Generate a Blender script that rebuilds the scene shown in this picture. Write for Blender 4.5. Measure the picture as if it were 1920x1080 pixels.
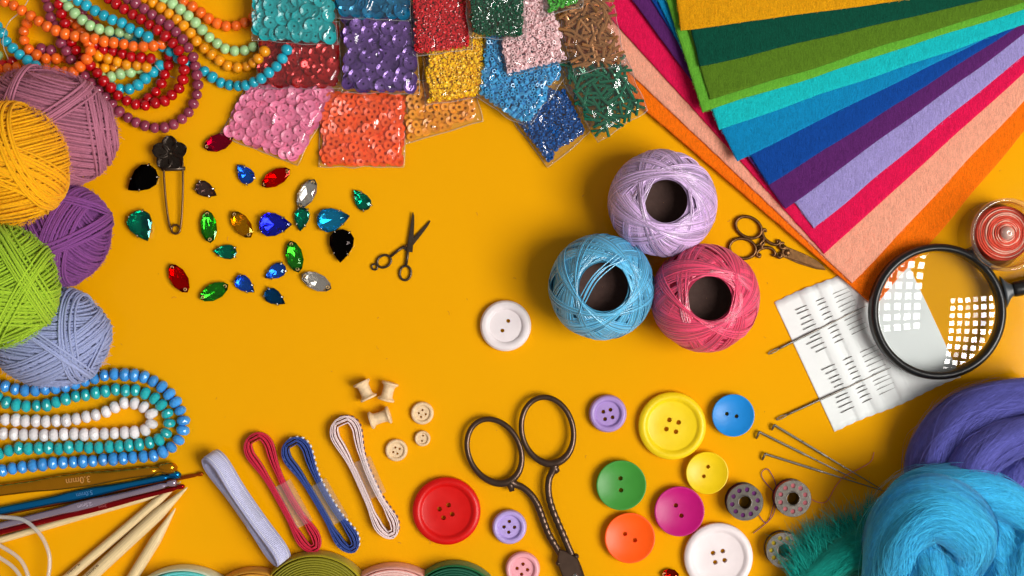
import bpy, bmesh, math, random
import numpy as np
from mathutils import Vector, Matrix, noise
random.seed(11); RNG = np.random.default_rng(11)
PI = math.pi
for o in list(bpy.data.objects):
    bpy.data.objects.remove(o)
SC = bpy.context.scene
COL = SC.collection

# ------------------------------------------------------------------ camera, world, light, exposure
S = 0.00035            # metres on the table per photo pixel
H = 1.0                # camera height above the table
cam = bpy.data.cameras.new('camera'); cam_o = bpy.data.objects.new('camera', cam); COL.objects.link(cam_o)
cam.sensor_width = 36.0; cam.lens = 36.0 * H / (1920 * S); cam.clip_start = 0.05; cam.clip_end = 20
cam_o.location = (0, 0, H); SC.camera = cam_o

W = bpy.data.worlds.new('World'); SC.world = W; W.use_nodes = True
bgn = W.node_tree.nodes['Background']; bgn.inputs[0].default_value = (1.0, 0.93, 0.86, 1); bgn.inputs[1].default_value = 0.235

key = bpy.data.lights.new('grid_lamp', 'AREA'); key.shape = 'SQUARE'; key.size = 2.2; key.energy = 212
key.color = (1.0, 0.965, 0.91)
key_o = bpy.data.objects.new('grid_lamp', key); COL.objects.link(key_o)
key_o.location = (2.48, -0.74, 3.33)
key_o.rotation_euler = ((Vector((-0.55, 0.15, 0)) - key_o.location).to_track_quat('-Z', 'Y') @ Matrix.Rotation(math.radians(14), 3, 'Z').to_quaternion()).to_euler()
key.use_nodes = True                      # the lamp is a louvred panel: bright cells between dark bars
nt = key.node_tree; em = nt.nodes['Emission']
def nd(t, ty, **kw):
    n = t.nodes.new(ty)
    for k, v in kw.items(): setattr(n, k, v)
    return n
ge = nd(nt, 'ShaderNodeNewGeometry'); mp = nd(nt, 'ShaderNodeVectorMath', operation='MULTIPLY'); mp.inputs[1].default_value = (11, 10, 0)
fr = nd(nt, 'ShaderNodeVectorMath', operation='FRACTION'); sb = nd(nt, 'ShaderNodeVectorMath', operation='SUBTRACT'); sb.inputs[1].default_value = (.5, .5, 0)
ab = nd(nt, 'ShaderNodeVectorMath', operation='ABSOLUTE'); sx = nd(nt, 'ShaderNodeSeparateXYZ')
mx = nd(nt, 'ShaderNodeMath', operation='MAXIMUM'); lt = nd(nt, 'ShaderNodeMath', operation='LESS_THAN'); lt.inputs[1].default_value = 0.30
ml = nd(nt, 'ShaderNodeMath', operation='MULTIPLY'); ml.inputs[1].default_value = 1 / 0.27
L = nt.links.new
L(ge.outputs['Parametric'], mp.inputs[0]); L(mp.outputs[0], fr.inputs[0]); L(fr.outputs[0], sb.inputs[0]); L(sb.outputs[0], ab.inputs[0])
L(ab.outputs[0], sx.inputs[0]); L(sx.outputs[0], mx.inputs[0]); L(sx.outputs[1], mx.inputs[1]); L(mx.outputs[0], lt.inputs[0])
fl_ = nd(nt, 'ShaderNodeVectorMath', operation='FLOOR'); wn = nd(nt, 'ShaderNodeTexWhiteNoise', noise_dimensions='2D'); m3 = nd(nt, 'ShaderNodeMath', operation='MULTIPLY'); a3 = nd(nt, 'ShaderNodeMath', operation='MULTIPLY_ADD'); a3.inputs[1].default_value = .9; a3.inputs[2].default_value = .3
L(mp.outputs[0], fl_.inputs[0]); L(fl_.outputs[0], wn.inputs['Vector']); L(wn.outputs['Value'], a3.inputs[0])
L(lt.outputs[0], m3.inputs[0]); L(a3.outputs[0], m3.inputs[1]); L(m3.outputs[0], ml.inputs[0]); L(ml.outputs[0], em.inputs['Strength'])

SC.view_settings.view_transform = 'Standard'; SC.view_settings.look = 'None'
SC.view_settings.exposure = 0.0; SC.view_settings.gamma = 1.0; SC.view_settings.use_curve_mapping = False
SC.render.engine = 'CYCLES'
cy = SC.cycles
cy.use_denoising = True; cy.max_bounces = 10; cy.transparent_max_bounces = 24; cy.transmission_bounces = 10; cy.glossy_bounces = 5
cy.diffuse_bounces = 4; cy.caustics_reflective = False; cy.caustics_refractive = False; cy.sample_clamp_indirect = 6.0

# ------------------------------------------------------------------ helpers
def P(x, y, z=0.0):
    """photo pixel -> point of the scene at height z above the table"""
    k = (H - z) / H
    return np.array([(x - 960) * S * k, (540 - y) * S * k, z])
def PX(n, z=0.0): return n * S * (H - z) / H
def lin(h):
    if not isinstance(h, str): return tuple(h)[:3]
    h = h.lstrip('#'); r = []
    for i in (0, 2, 4):
        c = int(h[i:i + 2], 16) / 255
        r.append(c / 12.92 if c <= .04045 else ((c + .055) / 1.055) ** 2.4)
    return tuple(r)
def mulc(c, f): return tuple(min(1, v * f) for v in c)

class MB:
    def __init__(s): s.v = []; s.f = []; s.n = 0; s.uv = []
    def add(s, V, F, uv=None):
        V = np.asarray(V, float).reshape(-1, 3)
        for f in (F if isinstance(F, list) and len(F) and isinstance(F[0], np.ndarray) and F[0].ndim == 2 else [F]):
            if isinstance(f, np.ndarray):
                if len(f): s.f.append(f + s.n)
            else:
                by = {}
                for q in f: by.setdefault(len(q), []).append(q)
                for q in by.values(): s.f.append(np.array(q) + s.n)
        s.v.append(V); s.n += len(V)
        return s
    def mesh(s, name, m=None, smooth=True, sharp=None):
        me = bpy.data.meshes.new(name)
        V = np.concatenate(s.v)
        me.vertices.add(len(V)); me.vertices.foreach_set('co', V.ravel())
        loops = np.concatenate([f.ravel() for f in s.f]); sizes = np.concatenate([np.full(len(f), f.shape[1]) for f in s.f])
        me.loops.add(len(loops)); me.loops.foreach_set('vertex_index', loops.astype(np.int32))
        me.polygons.add(len(sizes)); starts = np.concatenate([[0], np.cumsum(sizes)[:-1]])
        me.polygons.foreach_set('loop_start', starts.astype(np.int32))
        me.polygons.foreach_set('use_smooth', np.full(len(sizes), smooth))
        if m: me.materials.append(m)
        me.update(calc_edges=True); me.validate()
        if sharp is not None: me.set_sharp_from_angle(angle=math.radians(sharp))
        return me

def props(o, label=None, cat=None, group=None, kind=None):
    for k, v in (('label', label), ('category', cat), ('group', group), ('kind', kind)):
        if v: o[k] = v
    return o
def thing(name, label, cat, loc=(0, 0, 0), group=None):
    o = bpy.data.objects.new(name, None); COL.objects.link(o); o.location = tuple(loc); o.empty_display_size = .01
    return props(o, label, cat, group)
def wloc(o):
    v = Vector((0, 0, 0))
    while o is not None: v += o.location; o = o.parent
    return v
def part(name, mb, m, parent=None, smooth=True, sharp=None, kind=None, label=None):
    """one mesh object; geometry is given in world space, parents only translate"""
    me = mb if isinstance(mb, bpy.types.Mesh) else None
    if me is None:
        off = np.array(wloc(parent)) if parent is not None else np.zeros(3)
        for i in range(len(mb.v)): mb.v[i] = mb.v[i] - off
        me = mb.mesh(name, m, smooth, sharp)
    o = bpy.data.objects.new(name, me); COL.objects.link(o)
    if parent is not None: o.parent = parent
    if kind: o['kind'] = kind
    if label: o['label'] = label
    return o
def solo(name, mb, m, label, cat, loc, group=None, smooth=True, sharp=None, kind=None):
    for i in range(len(mb.v)): mb.v[i] = mb.v[i] - np.array(loc)
    me = mb.mesh(name, m, smooth, sharp)
    o = bpy.data.objects.new(name, me); COL.objects.link(o); o.location = tuple(loc)
    return props(o, label, cat, group, kind)
def inst(name, me, loc, rot=None, parent=None, scale=None):
    o = bpy.data.objects.new(name, me); COL.objects.link(o)
    if parent is not None:
        o.parent = parent; loc = np.array(loc) - np.array(wloc(parent))
    o.location = tuple(loc)
    if rot is not None: o.rotation_mode = 'QUATERNION'; o.rotation_quaternion = rot
    if scale is not None: o.scale = scale
    return o

def spline(c, n, closed=False):
    c = np.asarray(c, float); m = len(c)
    if m == 2: return c[0] + (c[1] - c[0]) * np.linspace(0, 1, n)[:, None]
    if closed: t = np.linspace(0, m, n, endpoint=False); g = lambda i: c[i % m]
    else: t = np.linspace(0, m - 1, n); e0 = 2 * c[0] - c[1]; e1 = 2 * c[-1] - c[-2]; cc = np.vstack([e0, c, e1]); g = lambda i: cc[np.clip(i + 1, 0, m + 1)]
    i = np.floor(t).astype(int)
    if not closed: i = np.minimum(i, m - 2)
    u = (t - i)[:, None]; p0, p1, p2, p3 = g(i - 1), g(i), g(i + 1), g(i + 2)
    return .5 * ((2 * p1) + (p2 - p0) * u + (2 * p0 - 5 * p1 + 4 * p2 - p3) * u ** 2 + (3 * p1 - p0 - 3 * p2 + p3) * u ** 3)
def even(pts, step=None, n=None):
    d = np.concatenate([[0], np.cumsum(np.linalg.norm(np.diff(pts, axis=0), axis=1))])
    s = np.arange(0, d[-1], step) if step else np.linspace(0, d[-1], n)
    return np.stack([np.interp(s, d, pts[:, k]) for k in range(3)], 1)
def unit(v): return v / np.maximum(np.linalg.norm(v, axis=-1, keepdims=True), 1e-12)
def tangents(p, closed=False):
    if closed: return unit(np.roll(p, -1, 0) - np.roll(p, 1, 0))
    return unit(np.gradient(p, axis=0))
def frames(p, closed=False, up=(0, 0, 1)):
    T = tangents(p, closed); n = np.array(up, float)
    if abs(T[0] @ n) > .95: n = np.array([1., 0, 0])
    N = []; n = n - T[0] * (T[0] @ n); n /= np.linalg.norm(n)
    for t in T:
        n = n - t * (t @ n); n /= max(np.linalg.norm(n), 1e-9); N.append(n)
    N = np.array(N); return T, N, np.cross(T, N)
def tube(mb, p, r, sides=8, closed=False, caps=True, flat=1.0, up=(0, 0, 1), phase=0.0):
    """flat scales the section along the frame's up vector"""
    p = np.asarray(p, float); T, N, B = frames(p, closed, up); n = len(p)
    r = np.full(n, r) if np.isscalar(r) else np.asarray(r)
    fl = np.full(n, flat) if np.isscalar(flat) else np.asarray(flat)
    a = np.arange(sides) * 2 * PI / sides + phase
    V = p[:, None] + r[:, None, None] * (np.cos(a)[None, :, None] * B[:, None] + np.sin(a)[None, :, None] * N[:, None] * fl[:, None, None])
    m = n if closed else n - 1
    i = np.arange(m)[:, None]; j = np.arange(sides)[None]; i2 = (i + 1) % n; j2 = (j + 1) % sides
    F = np.stack([i * sides + j, i * sides + j2, i2 * sides + j2, i2 * sides + j], -1).reshape(-1, 4)
    fs = [F]
    if caps and not closed:
        fs.append(np.array([list(range(sides))[::-1]])); fs.append(np.array([[(n - 1) * sides + k for k in range(sides)]]))
    return mb.add(V.reshape(-1, 3), fs)
def batch_tube(mb, Q, Nn, r, sides=4, closed=True):
    """many strands at once: Q (F,n,3) centre lines, Nn normals"""
    F_, n, _ = Q.shape
    T = unit(np.roll(Q, -1, 1) - np.roll(Q, 1, 1)) if closed else unit(np.gradient(Q, axis=1))
    Nn = unit(Nn - T * (T * Nn).sum(-1, keepdims=True)); B = np.cross(T, Nn)
    a = np.arange(sides) * 2 * PI / sides + PI / 4
    V = Q[:, :, None] + r * (np.cos(a)[None, None, :, None] * B[:, :, None] + np.sin(a)[None, None, :, None] * Nn[:, :, None])
    m = n if closed else n - 1
    k = np.arange(F_)[:, None, None] * n * sides; i = np.arange(m)[None, :, None]; j = np.arange(sides)[None, None]; i2 = (i + 1) % n; j2 = (j + 1) % sides
    F = np.stack(np.broadcast_arrays(k + i * sides + j, k + i * sides + j2, k + i2 * sides + j2, k + i2 * sides + j), -1).reshape(-1, 4)
    return mb.add(V.reshape(-1, 3), F)
def ribbons(mb, Q, side, w):
    """flat fibres: Q (F,n,3), side (F,n,3) unit, w (F,n) half width"""
    F_, n, _ = Q.shape
    V = np.stack([Q - side * w[..., None], Q + side * w[..., None]], 2)
    k = np.arange(F_)[:, None] * n * 2; i = np.arange(n - 1)[None]
    F = np.stack([k + 2 * i, k + 2 * i + 1, k + 2 * i + 3, k + 2 * i + 2], -1).reshape(-1, 4)
    return mb.add(V.reshape(-1, 3), F)
def lathe(mb, prof, seg=40, c=(0, 0, 0), cap0=False, cap1=False, closed=False, M=None):
    prof = np.asarray(prof, float); n = len(prof); a = np.arange(seg) * 2 * PI / seg
    V = np.stack([prof[:, None, 0] * np.cos(a), prof[:, None, 0] * np.sin(a), np.repeat(prof[:, None, 1], seg, 1)], -1).reshape(-1, 3)
    m = n if closed else n - 1
    i = np.arange(m)[:, None]; j = np.arange(seg)[None]; j2 = (j + 1) % seg; i2 = (i + 1) % n
    fs = [np.stack([i * seg + j, i * seg + j2, i2 * seg + j2, i2 * seg + j], -1).reshape(-1, 4)]
    if cap0: fs.append(np.array([list(range(seg))[::-1]]))
    if cap1: fs.append(np.array([[(n - 1) * seg + k for k in range(seg)]]))
    if M is not None: V = V @ np.asarray(M).T
    return mb.add(V + np.asarray(c), fs)
def prism(mb, poly, z0, z1, bev=0.0):
    """poly: (n,2) or (n,3) counter-clockwise outline in metres, a bevelled slab from z0 to z1"""
    poly = np.asarray(poly, float)[:, :2]; n = len(poly)
    ar = .5 * np.sum(poly[:, 0] * np.roll(poly[:, 1], -1) - poly[:, 1] * np.roll(poly[:, 0], -1))
    if ar < 0: poly = poly[::-1]
    e = unit(np.roll(poly, -1, 0) - poly); nn = np.stack([-e[:, 1], e[:, 0]], 1); inn = unit(nn + np.roll(nn, 1, 0))
    rings = [(0, z0)] + ([(0, z1 - bev), (bev, z1)] if bev else [(0, z1)])
    V = np.concatenate([np.c_[poly + inn * d, np.full(n, z)] for d, z in rings]); m = len(rings)
    i = np.arange(m - 1)[:, None]; j = np.arange(n)[None]; j2 = (j + 1) % n
    F = np.stack([i * n + j, i * n + j2, (i + 1) * n + j2, (i + 1) * n + j], -1).reshape(-1, 4)
    return mb.add(V, [F, np.array([list(range(n))[::-1]]), np.array([[(m - 1) * n + k for k in range(n)]])])
def ellipse(cx, cy, rx, ry, ang, n=48, z=0.0):
    t = np.arange(n) * 2 * PI / n; a = math.radians(ang); x = rx * np.cos(t); y = ry * np.sin(t)
    return np.array([P(cx + xx * math.cos(a) - yy * math.sin(a), cy + xx * math.sin(a) + yy * math.cos(a), z) for xx, yy in zip(x, y)])
def rand_rots(n, tilt):
    """rotation matrices: tilt about a random horizontal axis, then spin"""
    t = RNG.normal(0, tilt, n); a = RNG.uniform(0, 2 * PI, n); s = RNG.uniform(0, 2 * PI, n)
    return [(Matrix.Rotation(a[i], 3, 'Z') @ Matrix.Rotation(t[i], 3, 'X') @ Matrix.Rotation(s[i], 3, 'Z')) for i in range(n)]
def stamp(mb, tv, tf, mats, locs):
    """many copies of a template joined in one mesh"""
    M = np.array([np.array(m) for m in mats]); V = np.einsum('nij,vj->nvi', M, tv) + np.asarray(locs)[:, None]
    k = np.arange(len(M))[:, None, None] * len(tv)
    return mb.add(V.reshape(-1, 3), [(f[None] + k).reshape(-1, f.shape[1]) for f in tf])
def inside(poly, p):
    c = False; n = len(poly)
    for i in range(n):
        (x1, y1), (x2, y2) = poly[i], poly[(i + 1) % n]
        if (y1 > p[1]) != (y2 > p[1]) and p[0] < (x2 - x1) * (p[1] - y1) / (y2 - y1) + x1: c = not c
    return c
def edge_dist(poly, p):
    best = 1e9
    for i in range(len(poly)):
        a = np.array(poly[i], float); b = np.array(poly[(i + 1) % len(poly)], float); q = np.array(p, float)
        t = np.clip((q - a) @ (b - a) / max((b - a) @ (b - a), 1e-9), 0, 1); best = min(best, np.linalg.norm(q - a - t * (b - a)))
    return best
def scatter(poly, d, n_max, margin, tries=12000, rng=random):
    pts = []; grid = {}
    xs = [p[0] for p in poly]; ys = [p[1] for p in poly]
    for _ in range(tries):
        if len(pts) >= n_max: break
        q = (rng.uniform(min(xs), max(xs)), rng.uniform(min(ys), max(ys)))
        g = (int(q[0] // d), int(q[1] // d)); bad = False
        for i in (-1, 0, 1):
            for j in (-1, 0, 1):
                for w in grid.get((g[0] + i, g[1] + j), ()):
                    if (w[0] - q[0]) ** 2 + (w[1] - q[1]) ** 2 < d * d: bad = True
        if bad or not inside(poly, q) or edge_dist(poly, q) < margin + 13 * max(0, noise.noise((q[0] * .028, q[1] * .028, poly[0][0] * .1)) - .05): continue
        pts.append(q); grid.setdefault(g, []).append(q)
    return pts

# ------------------------------------------------------------------ materials
MATS = {}
def mat(name, col, rough=.5, metal=0.0, spec=.5, var=.06, vscale=120, bump=0.0, bscale=900, sheen=0.0, coat=0.0, sss=0.0, stretch=None, detail=4, trans=0.0, aniso=0.0, island=0.0, objr=0.0):
    if name in MATS: return MATS[name]
    m = bpy.data.materials.new(name); m.use_nodes = True; t = m.node_tree; b = t.nodes['Principled BSDF']; c = lin(col)
    tc = nd(t, 'ShaderNodeTexCoord'); mpn = nd(t, 'ShaderNodeMapping')
    if stretch: mpn.inputs['Scale'].default_value = stretch
    t.links.new(tc.outputs['Object'], mpn.inputs[0])
    no = nd(t, 'ShaderNodeTexNoise'); no.inputs['Scale'].default_value = vscale; no.inputs['Detail'].default_value = detail
    t.links.new(mpn.outputs[0], no.inputs['Vector'])
    rp = nd(t, 'ShaderNodeMapRange'); rp.inputs['From Min'].default_value = .3; rp.inputs['From Max'].default_value = .7
    rp.inputs['To Min'].default_value = 1 - var; rp.inputs['To Max'].default_value = 1 + var
    t.links.new(no.outputs['Fac'], rp.inputs['Value'])
    out = rp.outputs[0]
    if island:
        g = nd(t, 'ShaderNodeNewGeometry'); r2 = nd(t, 'ShaderNodeMapRange'); r2.inputs['To Min'].default_value = 1 - island; r2.inputs['To Max'].default_value = 1 + island
        t.links.new(g.outputs['Random Per Island'], r2.inputs['Value']); mm = nd(t, 'ShaderNodeMath', operation='MULTIPLY')
        t.links.new(out, mm.inputs[0]); t.links.new(r2.outputs[0], mm.inputs[1]); out = mm.outputs[0]
    if objr:
        g = nd(t, 'ShaderNodeObjectInfo'); r2 = nd(t, 'ShaderNodeMapRange'); r2.inputs['To Min'].default_value = 1 - objr; r2.inputs['To Max'].default_value = 1 + objr
        t.links.new(g.outputs['Random'], r2.inputs['Value']); mm = nd(t, 'ShaderNodeMath', operation='MULTIPLY')
        t.links.new(out, mm.inputs[0]); t.links.new(r2.outputs[0], mm.inputs[1]); out = mm.outputs[0]
    vm = nd(t, 'ShaderNodeVectorMath', operation='SCALE'); vm.inputs[0].default_value = c; t.links.new(out, vm.inputs['Scale'])
    t.links.new(vm.outputs[0], b.inputs['Base Color'])
    b.inputs['Roughness'].default_value = rough; b.inputs['Metallic'].default_value = metal; b.inputs['Specular IOR Level'].default_value = spec
    if sheen: b.inputs['Sheen Weight'].default_value = sheen; b.inputs['Sheen Roughness'].default_value = .5; b.inputs['Sheen Tint'].default_value = (*[min(1, v * .7 + .3) for v in c], 1)
    if coat: b.inputs['Coat Weight'].default_value = coat; b.inputs['Coat Roughness'].default_value = .08
    if sss: b.inputs['Subsurface Weight'].default_value = sss; b.inputs['Subsurface Radius'].default_value = (1, .6, .4); b.inputs['Subsurface Scale'].default_value = .002
    if trans: b.inputs['Transmission Weight'].default_value = trans
    if aniso: b.inputs['Anisotropic'].default_value = aniso
    # roughness wear
    n3 = nd(t, 'ShaderNodeTexNoise'); n3.inputs['Scale'].default_value = vscale * 1.7; n3.inputs['Detail'].default_value = 5; t.links.new(tc.outputs['Object'], n3.inputs['Vector'])
    r3 = nd(t, 'ShaderNodeMapRange'); r3.inputs['To Min'].default_value = rough * .8; r3.inputs['To Max'].default_value = min(1, rough * 1.25)
    t.links.new(n3.outputs['Fac'], r3.inputs['Value']); t.links.new(r3.outputs[0], b.inputs['Roughness'])
    if bump:
        n2 = nd(t, 'ShaderNodeTexNoise'); n2.inputs['Scale'].default_value = bscale; n2.inputs['Detail'].default_value = 3; t.links.new(mpn.outputs[0], n2.inputs['Vector'])
        bp = nd(t, 'ShaderNodeBump'); bp.inputs['Strength'].default_value = min(1, bump); bp.inputs['Distance'].default_value = .0004
        t.links.new(n2.outputs['Fac'], bp.inputs['Height']); t.links.new(bp.outputs[0], b.inputs['Normal'])
    MATS[name] = m; return m
def clear(name, tint=(1, 1, 1), ior=1.45, rough=.04, haze=.0, bump=0.0, bscale=120, gain=1.0):
    """thin clear plastic or lens glass: see-through with a Fresnel gloss"""
    if name in MATS: return MATS[name]
    m = bpy.data.materials.new(name); m.use_nodes = True; t = m.node_tree; t.nodes.remove(t.nodes['Principled BSDF'])
    out = t.nodes['Material Output']; tr = nd(t, 'ShaderNodeBsdfTransparent'); tr.inputs[0].default_value = (*tint, 1)
    gl = nd(t, 'ShaderNodeBsdfGlossy'); gl.inputs['Roughness'].default_value = rough
    f = nd(t, 'ShaderNodeFresnel'); gg = nd(t, 'ShaderNodeNewGeometry'); mr = nd(t, 'ShaderNodeMapRange'); mr.inputs['To Min'].default_value = ior; mr.inputs['To Max'].default_value = 1 / ior
    t.links.new(gg.outputs['Backfacing'], mr.inputs[0]); t.links.new(mr.outputs[0], f.inputs['IOR'])   # a thin wall reflects alike from both sides
    mi = nd(t, 'ShaderNodeMixShader')
    fac = f.outputs[0]
    if gain != 1:
        g = nd(t, 'ShaderNodeMath', operation='MULTIPLY'); g.inputs[1].default_value = gain; g.use_clamp = True; t.links.new(fac, g.inputs[0]); fac = g.outputs[0]
    t.links.new(fac, mi.inputs[0]); base = tr.outputs[0]
    if haze:
        df = nd(t, 'ShaderNodeBsdfDiffuse'); df.inputs[0].default_value = (.8, .8, .8, 1); m2 = nd(t, 'ShaderNodeMixShader'); m2.inputs[0].default_value = haze
        t.links.new(tr.outputs[0], m2.inputs[1]); t.links.new(df.outputs[0], m2.inputs[2]); base = m2.outputs[0]
    t.links.new(base, mi.inputs[1]); t.links.new(gl.outputs[0], mi.inputs[2]); t.links.new(mi.outputs[0], out.inputs[0])
    if bump:
        tc = nd(t, 'ShaderNodeTexCoord'); no = nd(t, 'ShaderNodeTexNoise'); no.inputs['Scale'].default_value = bscale; no.inputs['Detail'].default_value = 3
        no.inputs['Distortion'].default_value = .8
        bp = nd(t, 'ShaderNodeBump'); bp.inputs['Strength'].default_value = bump; bp.inputs['Distance'].default_value = .002
        t.links.new(tc.outputs['Object'], no.inputs['Vector']); t.links.new(no.outputs[0], bp.inputs['Height']); t.links.new(bp.outputs[0], gl.inputs['Normal']); t.links.new(bp.outputs[0], f.inputs['Normal'])
    MATS[name] = m; return m
def gemglass(name, col):
    if name in MATS: return MATS[name]
    m = bpy.data.materials.new(name); m.use_nodes = True; t = m.node_tree; t.nodes.remove(t.nodes['Principled BSDF'])
    g = nd(t, 'ShaderNodeBsdfGlass'); g.inputs['IOR'].default_value = 1.55; g.inputs['Roughness'].default_value = 0.0; g.inputs[0].default_value = (*col, 1)
    t.links.new(g.outputs[0], t.nodes['Material Output'].inputs[0]); MATS[name] = m; return m

def felt_mat(name, col):
    m = bpy.data.materials.new(name); m.use_nodes = True; t = m.node_tree; b = t.nodes['Principled BSDF']; c = mulc(lin(col), .90)
    tc = nd(t, 'ShaderNodeTexCoord'); hs = []
    for k, (ang, sc_) in enumerate(((20, (1700, 240, 300)), (95, (1400, 220, 300)), (150, (1900, 280, 300)))):
        mpn = nd(t, 'ShaderNodeMapping'); mpn.inputs['Rotation'].default_value = (0, 0, math.radians(ang)); mpn.inputs['Scale'].default_value = sc_
        dn = nd(t, 'ShaderNodeTexNoise'); dn.inputs['Scale'].default_value = 160; dn.inputs['Detail'].default_value = 2
        t.links.new(tc.outputs['Object'], dn.inputs['Vector'])
        ad = nd(t, 'ShaderNodeVectorMath', operation='MULTIPLY_ADD'); ad.inputs[1].default_value = (.004, .004, 0)
        t.links.new(dn.outputs['Color'], ad.inputs[0]); t.links.new(tc.outputs['Object'], ad.inputs[2]); t.links.new(ad.outputs[0], mpn.inputs[0])
        no = nd(t, 'ShaderNodeTexNoise'); no.inputs['Scale'].default_value = 1.0; no.inputs['Detail'].default_value = 2; t.links.new(mpn.outputs[0], no.inputs['Vector']); hs.append(no.outputs['Fac'])
    a1 = nd(t, 'ShaderNodeMath', operation='MAXIMUM'); t.links.new(hs[0], a1.inputs[0]); t.links.new(hs[1], a1.inputs[1])
    a2 = nd(t, 'ShaderNodeMath', operation='MAXIMUM'); t.links.new(a1.outputs[0], a2.inputs[0]); t.links.new(hs[2], a2.inputs[1])
    cl = nd(t, 'ShaderNodeTexNoise'); cl.inputs['Scale'].default_value = 1100; cl.inputs['Detail'].default_value = 2; t.links.new(tc.outputs['Object'], cl.inputs['Vector'])
    ad2 = nd(t, 'ShaderNodeMath', operation='MULTIPLY_ADD'); ad2.inputs[1].default_value = .45; t.links.new(cl.outputs['Fac'], ad2.inputs[0]); t.links.new(a2.outputs[0], ad2.inputs[2])
    rp = nd(t, 'ShaderNodeMapRange'); rp.inputs['From Min'].default_value = .62; rp.inputs['From Max'].default_value = 1.0; rp.inputs['To Min'].default_value = .76; rp.inputs['To Max'].default_value = 1.20
    t.links.new(ad2.outputs[0], rp.inputs[0])
    vm = nd(t, 'ShaderNodeVectorMath', operation='SCALE'); vm.inputs[0].default_value = c; t.links.new(rp.outputs[0], vm.inputs['Scale']); t.links.new(vm.outputs[0], b.inputs['Base Color'])
    bp = nd(t, 'ShaderNodeBump'); bp.inputs['Strength'].default_value = .55; bp.inputs['Distance'].default_value = .0005
    t.links.new(ad2.outputs[0], bp.inputs['Height']); t.links.new(bp.outputs[0], b.inputs['Normal'])
    b.inputs['Roughness'].default_value = .9; b.inputs['Specular IOR Level'].default_value = .1
    b.inputs['Sheen Weight'].default_value = .18; b.inputs['Sheen Roughness'].default_value = .6; b.inputs['Sheen Tint'].default_value = (*[min(1, v * .8 + .2) for v in c], 1)
    return m

THINSTEEL = mat('thin_needle_steel', '#55504b', .3, 1.0, var=.1)
STEEL = mat('polished_steel', '#b8b4ae', .22, 1.0, var=.05)
DARKSTEEL = mat('needle_steel', '#8d8780', .28, 1.0, var=.08)
BRONZE = mat('antique_bronze', '#6e4d2e', .36, .9, var=.35, vscale=420, bump=.2, bscale=1800)
GUN = mat('brown_gunmetal', '#58453a', .30, .8, var=.12, vscale=200)
WOODM = mat('pale_wood', '#e3c49b', .55, 0, var=.12, vscale=500, bump=.15, bscale=1500)
FILM = clear('bag_film', (.99, .99, .99), 1.45, .05, .015, .12, 60, 1.6)
SEAM = clear('bag_seam', (.97, .97, .97), 1.45, .2, .22, 0, 60, 2.0)
SLEEVE = clear('clear_sleeve', (.985, .985, .985), 1.45, .16, .09, .2, 60, 1.2)
STRING = clear('nylon_string', (.9, .88, .85), 1.5, .1, .35)

# ------------------------------------------------------------------ the table
tm = bpy.data.materials.new('yellow_lacquer'); tm.use_nodes = True; t = tm.node_tree; b = t.nodes['Principled BSDF']
tc = nd(t, 'ShaderNodeTexCoord'); n1 = nd(t, 'ShaderNodeTexNoise'); n1.inputs['Scale'].default_value = 9; n1.inputs['Detail'].default_value = 5
n2 = nd(t, 'ShaderNodeTexNoise'); n2.inputs['Scale'].default_value = 900; n2.inputs['Detail'].default_value = 2
t.links.new(tc.outputs['Object'], n1.inputs[0]); t.links.new(tc.outputs['Object'], n2.inputs[0])
cr = nd(t, 'ShaderNodeMix', data_type='RGBA'); cr.inputs['A'].default_value = (.80, .352, .0010, 1); cr.inputs['B'].default_value = (.84, .385, .0012, 1)
t.links.new(n1.outputs['Fac'], cr.inputs['Factor'])
# faint scuffs and specks of dust
vo = nd(t, 'ShaderNodeTexVoronoi'); vo.inputs['Scale'].default_value = 26; vo.feature = 'F1'; t.links.new(tc.outputs['Object'], vo.inputs['Vector'])
sp = nd(t, 'ShaderNodeMath', operation='LESS_THAN'); sp.inputs[1].default_value = .012; t.links.new(vo.outputs['Distance'], sp.inputs[0])
sp2 = nd(t, 'ShaderNodeMath', operation='MULTIPLY'); sp2.inputs[1].default_value = .35; t.links.new(sp.outputs[0], sp2.inputs[0])
c2 = nd(t, 'ShaderNodeMix', data_type='RGBA'); c2.inputs['B'].default_value = (.30, .12, .02, 1); t.links.new(sp2.outputs[0], c2.inputs['Factor']); t.links.new(cr.outputs['Result'], c2.inputs['A'])
t.links.new(c2.outputs['Result'], b.inputs['Base Color'])
rr = nd(t, 'ShaderNodeMapRange'); rr.inputs['To Min'].default_value = .055; rr.inputs['To Max'].default_value = .10; t.links.new(n1.outputs['Fac'], rr.inputs[0]); t.links.new(rr.outputs[0], b.inputs['Roughness'])
b.inputs['Specular IOR Level'].default_value = .13
bp = nd(t, 'ShaderNodeBump'); bp.inputs['Strength'].default_value = .006; bp.inputs['Distance'].default_value = .0005; t.links.new(n2.outputs['Fac'], bp.inputs['Height']); t.links.new(bp.outputs[0], b.inputs['Normal'])
mb = MB(); mb.add([(-1.4, -1.2, 0), (1.4, -1.2, 0), (1.4, 1.2, 0), (-1.4, 1.2, 0)], np.array([[0, 1, 2, 3]]))
tb = part('table_surface', mb, tm); tb['kind'] = 'structure'; tb['label'] = 'glossy orange yellow tabletop under all the craft supplies'
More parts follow.
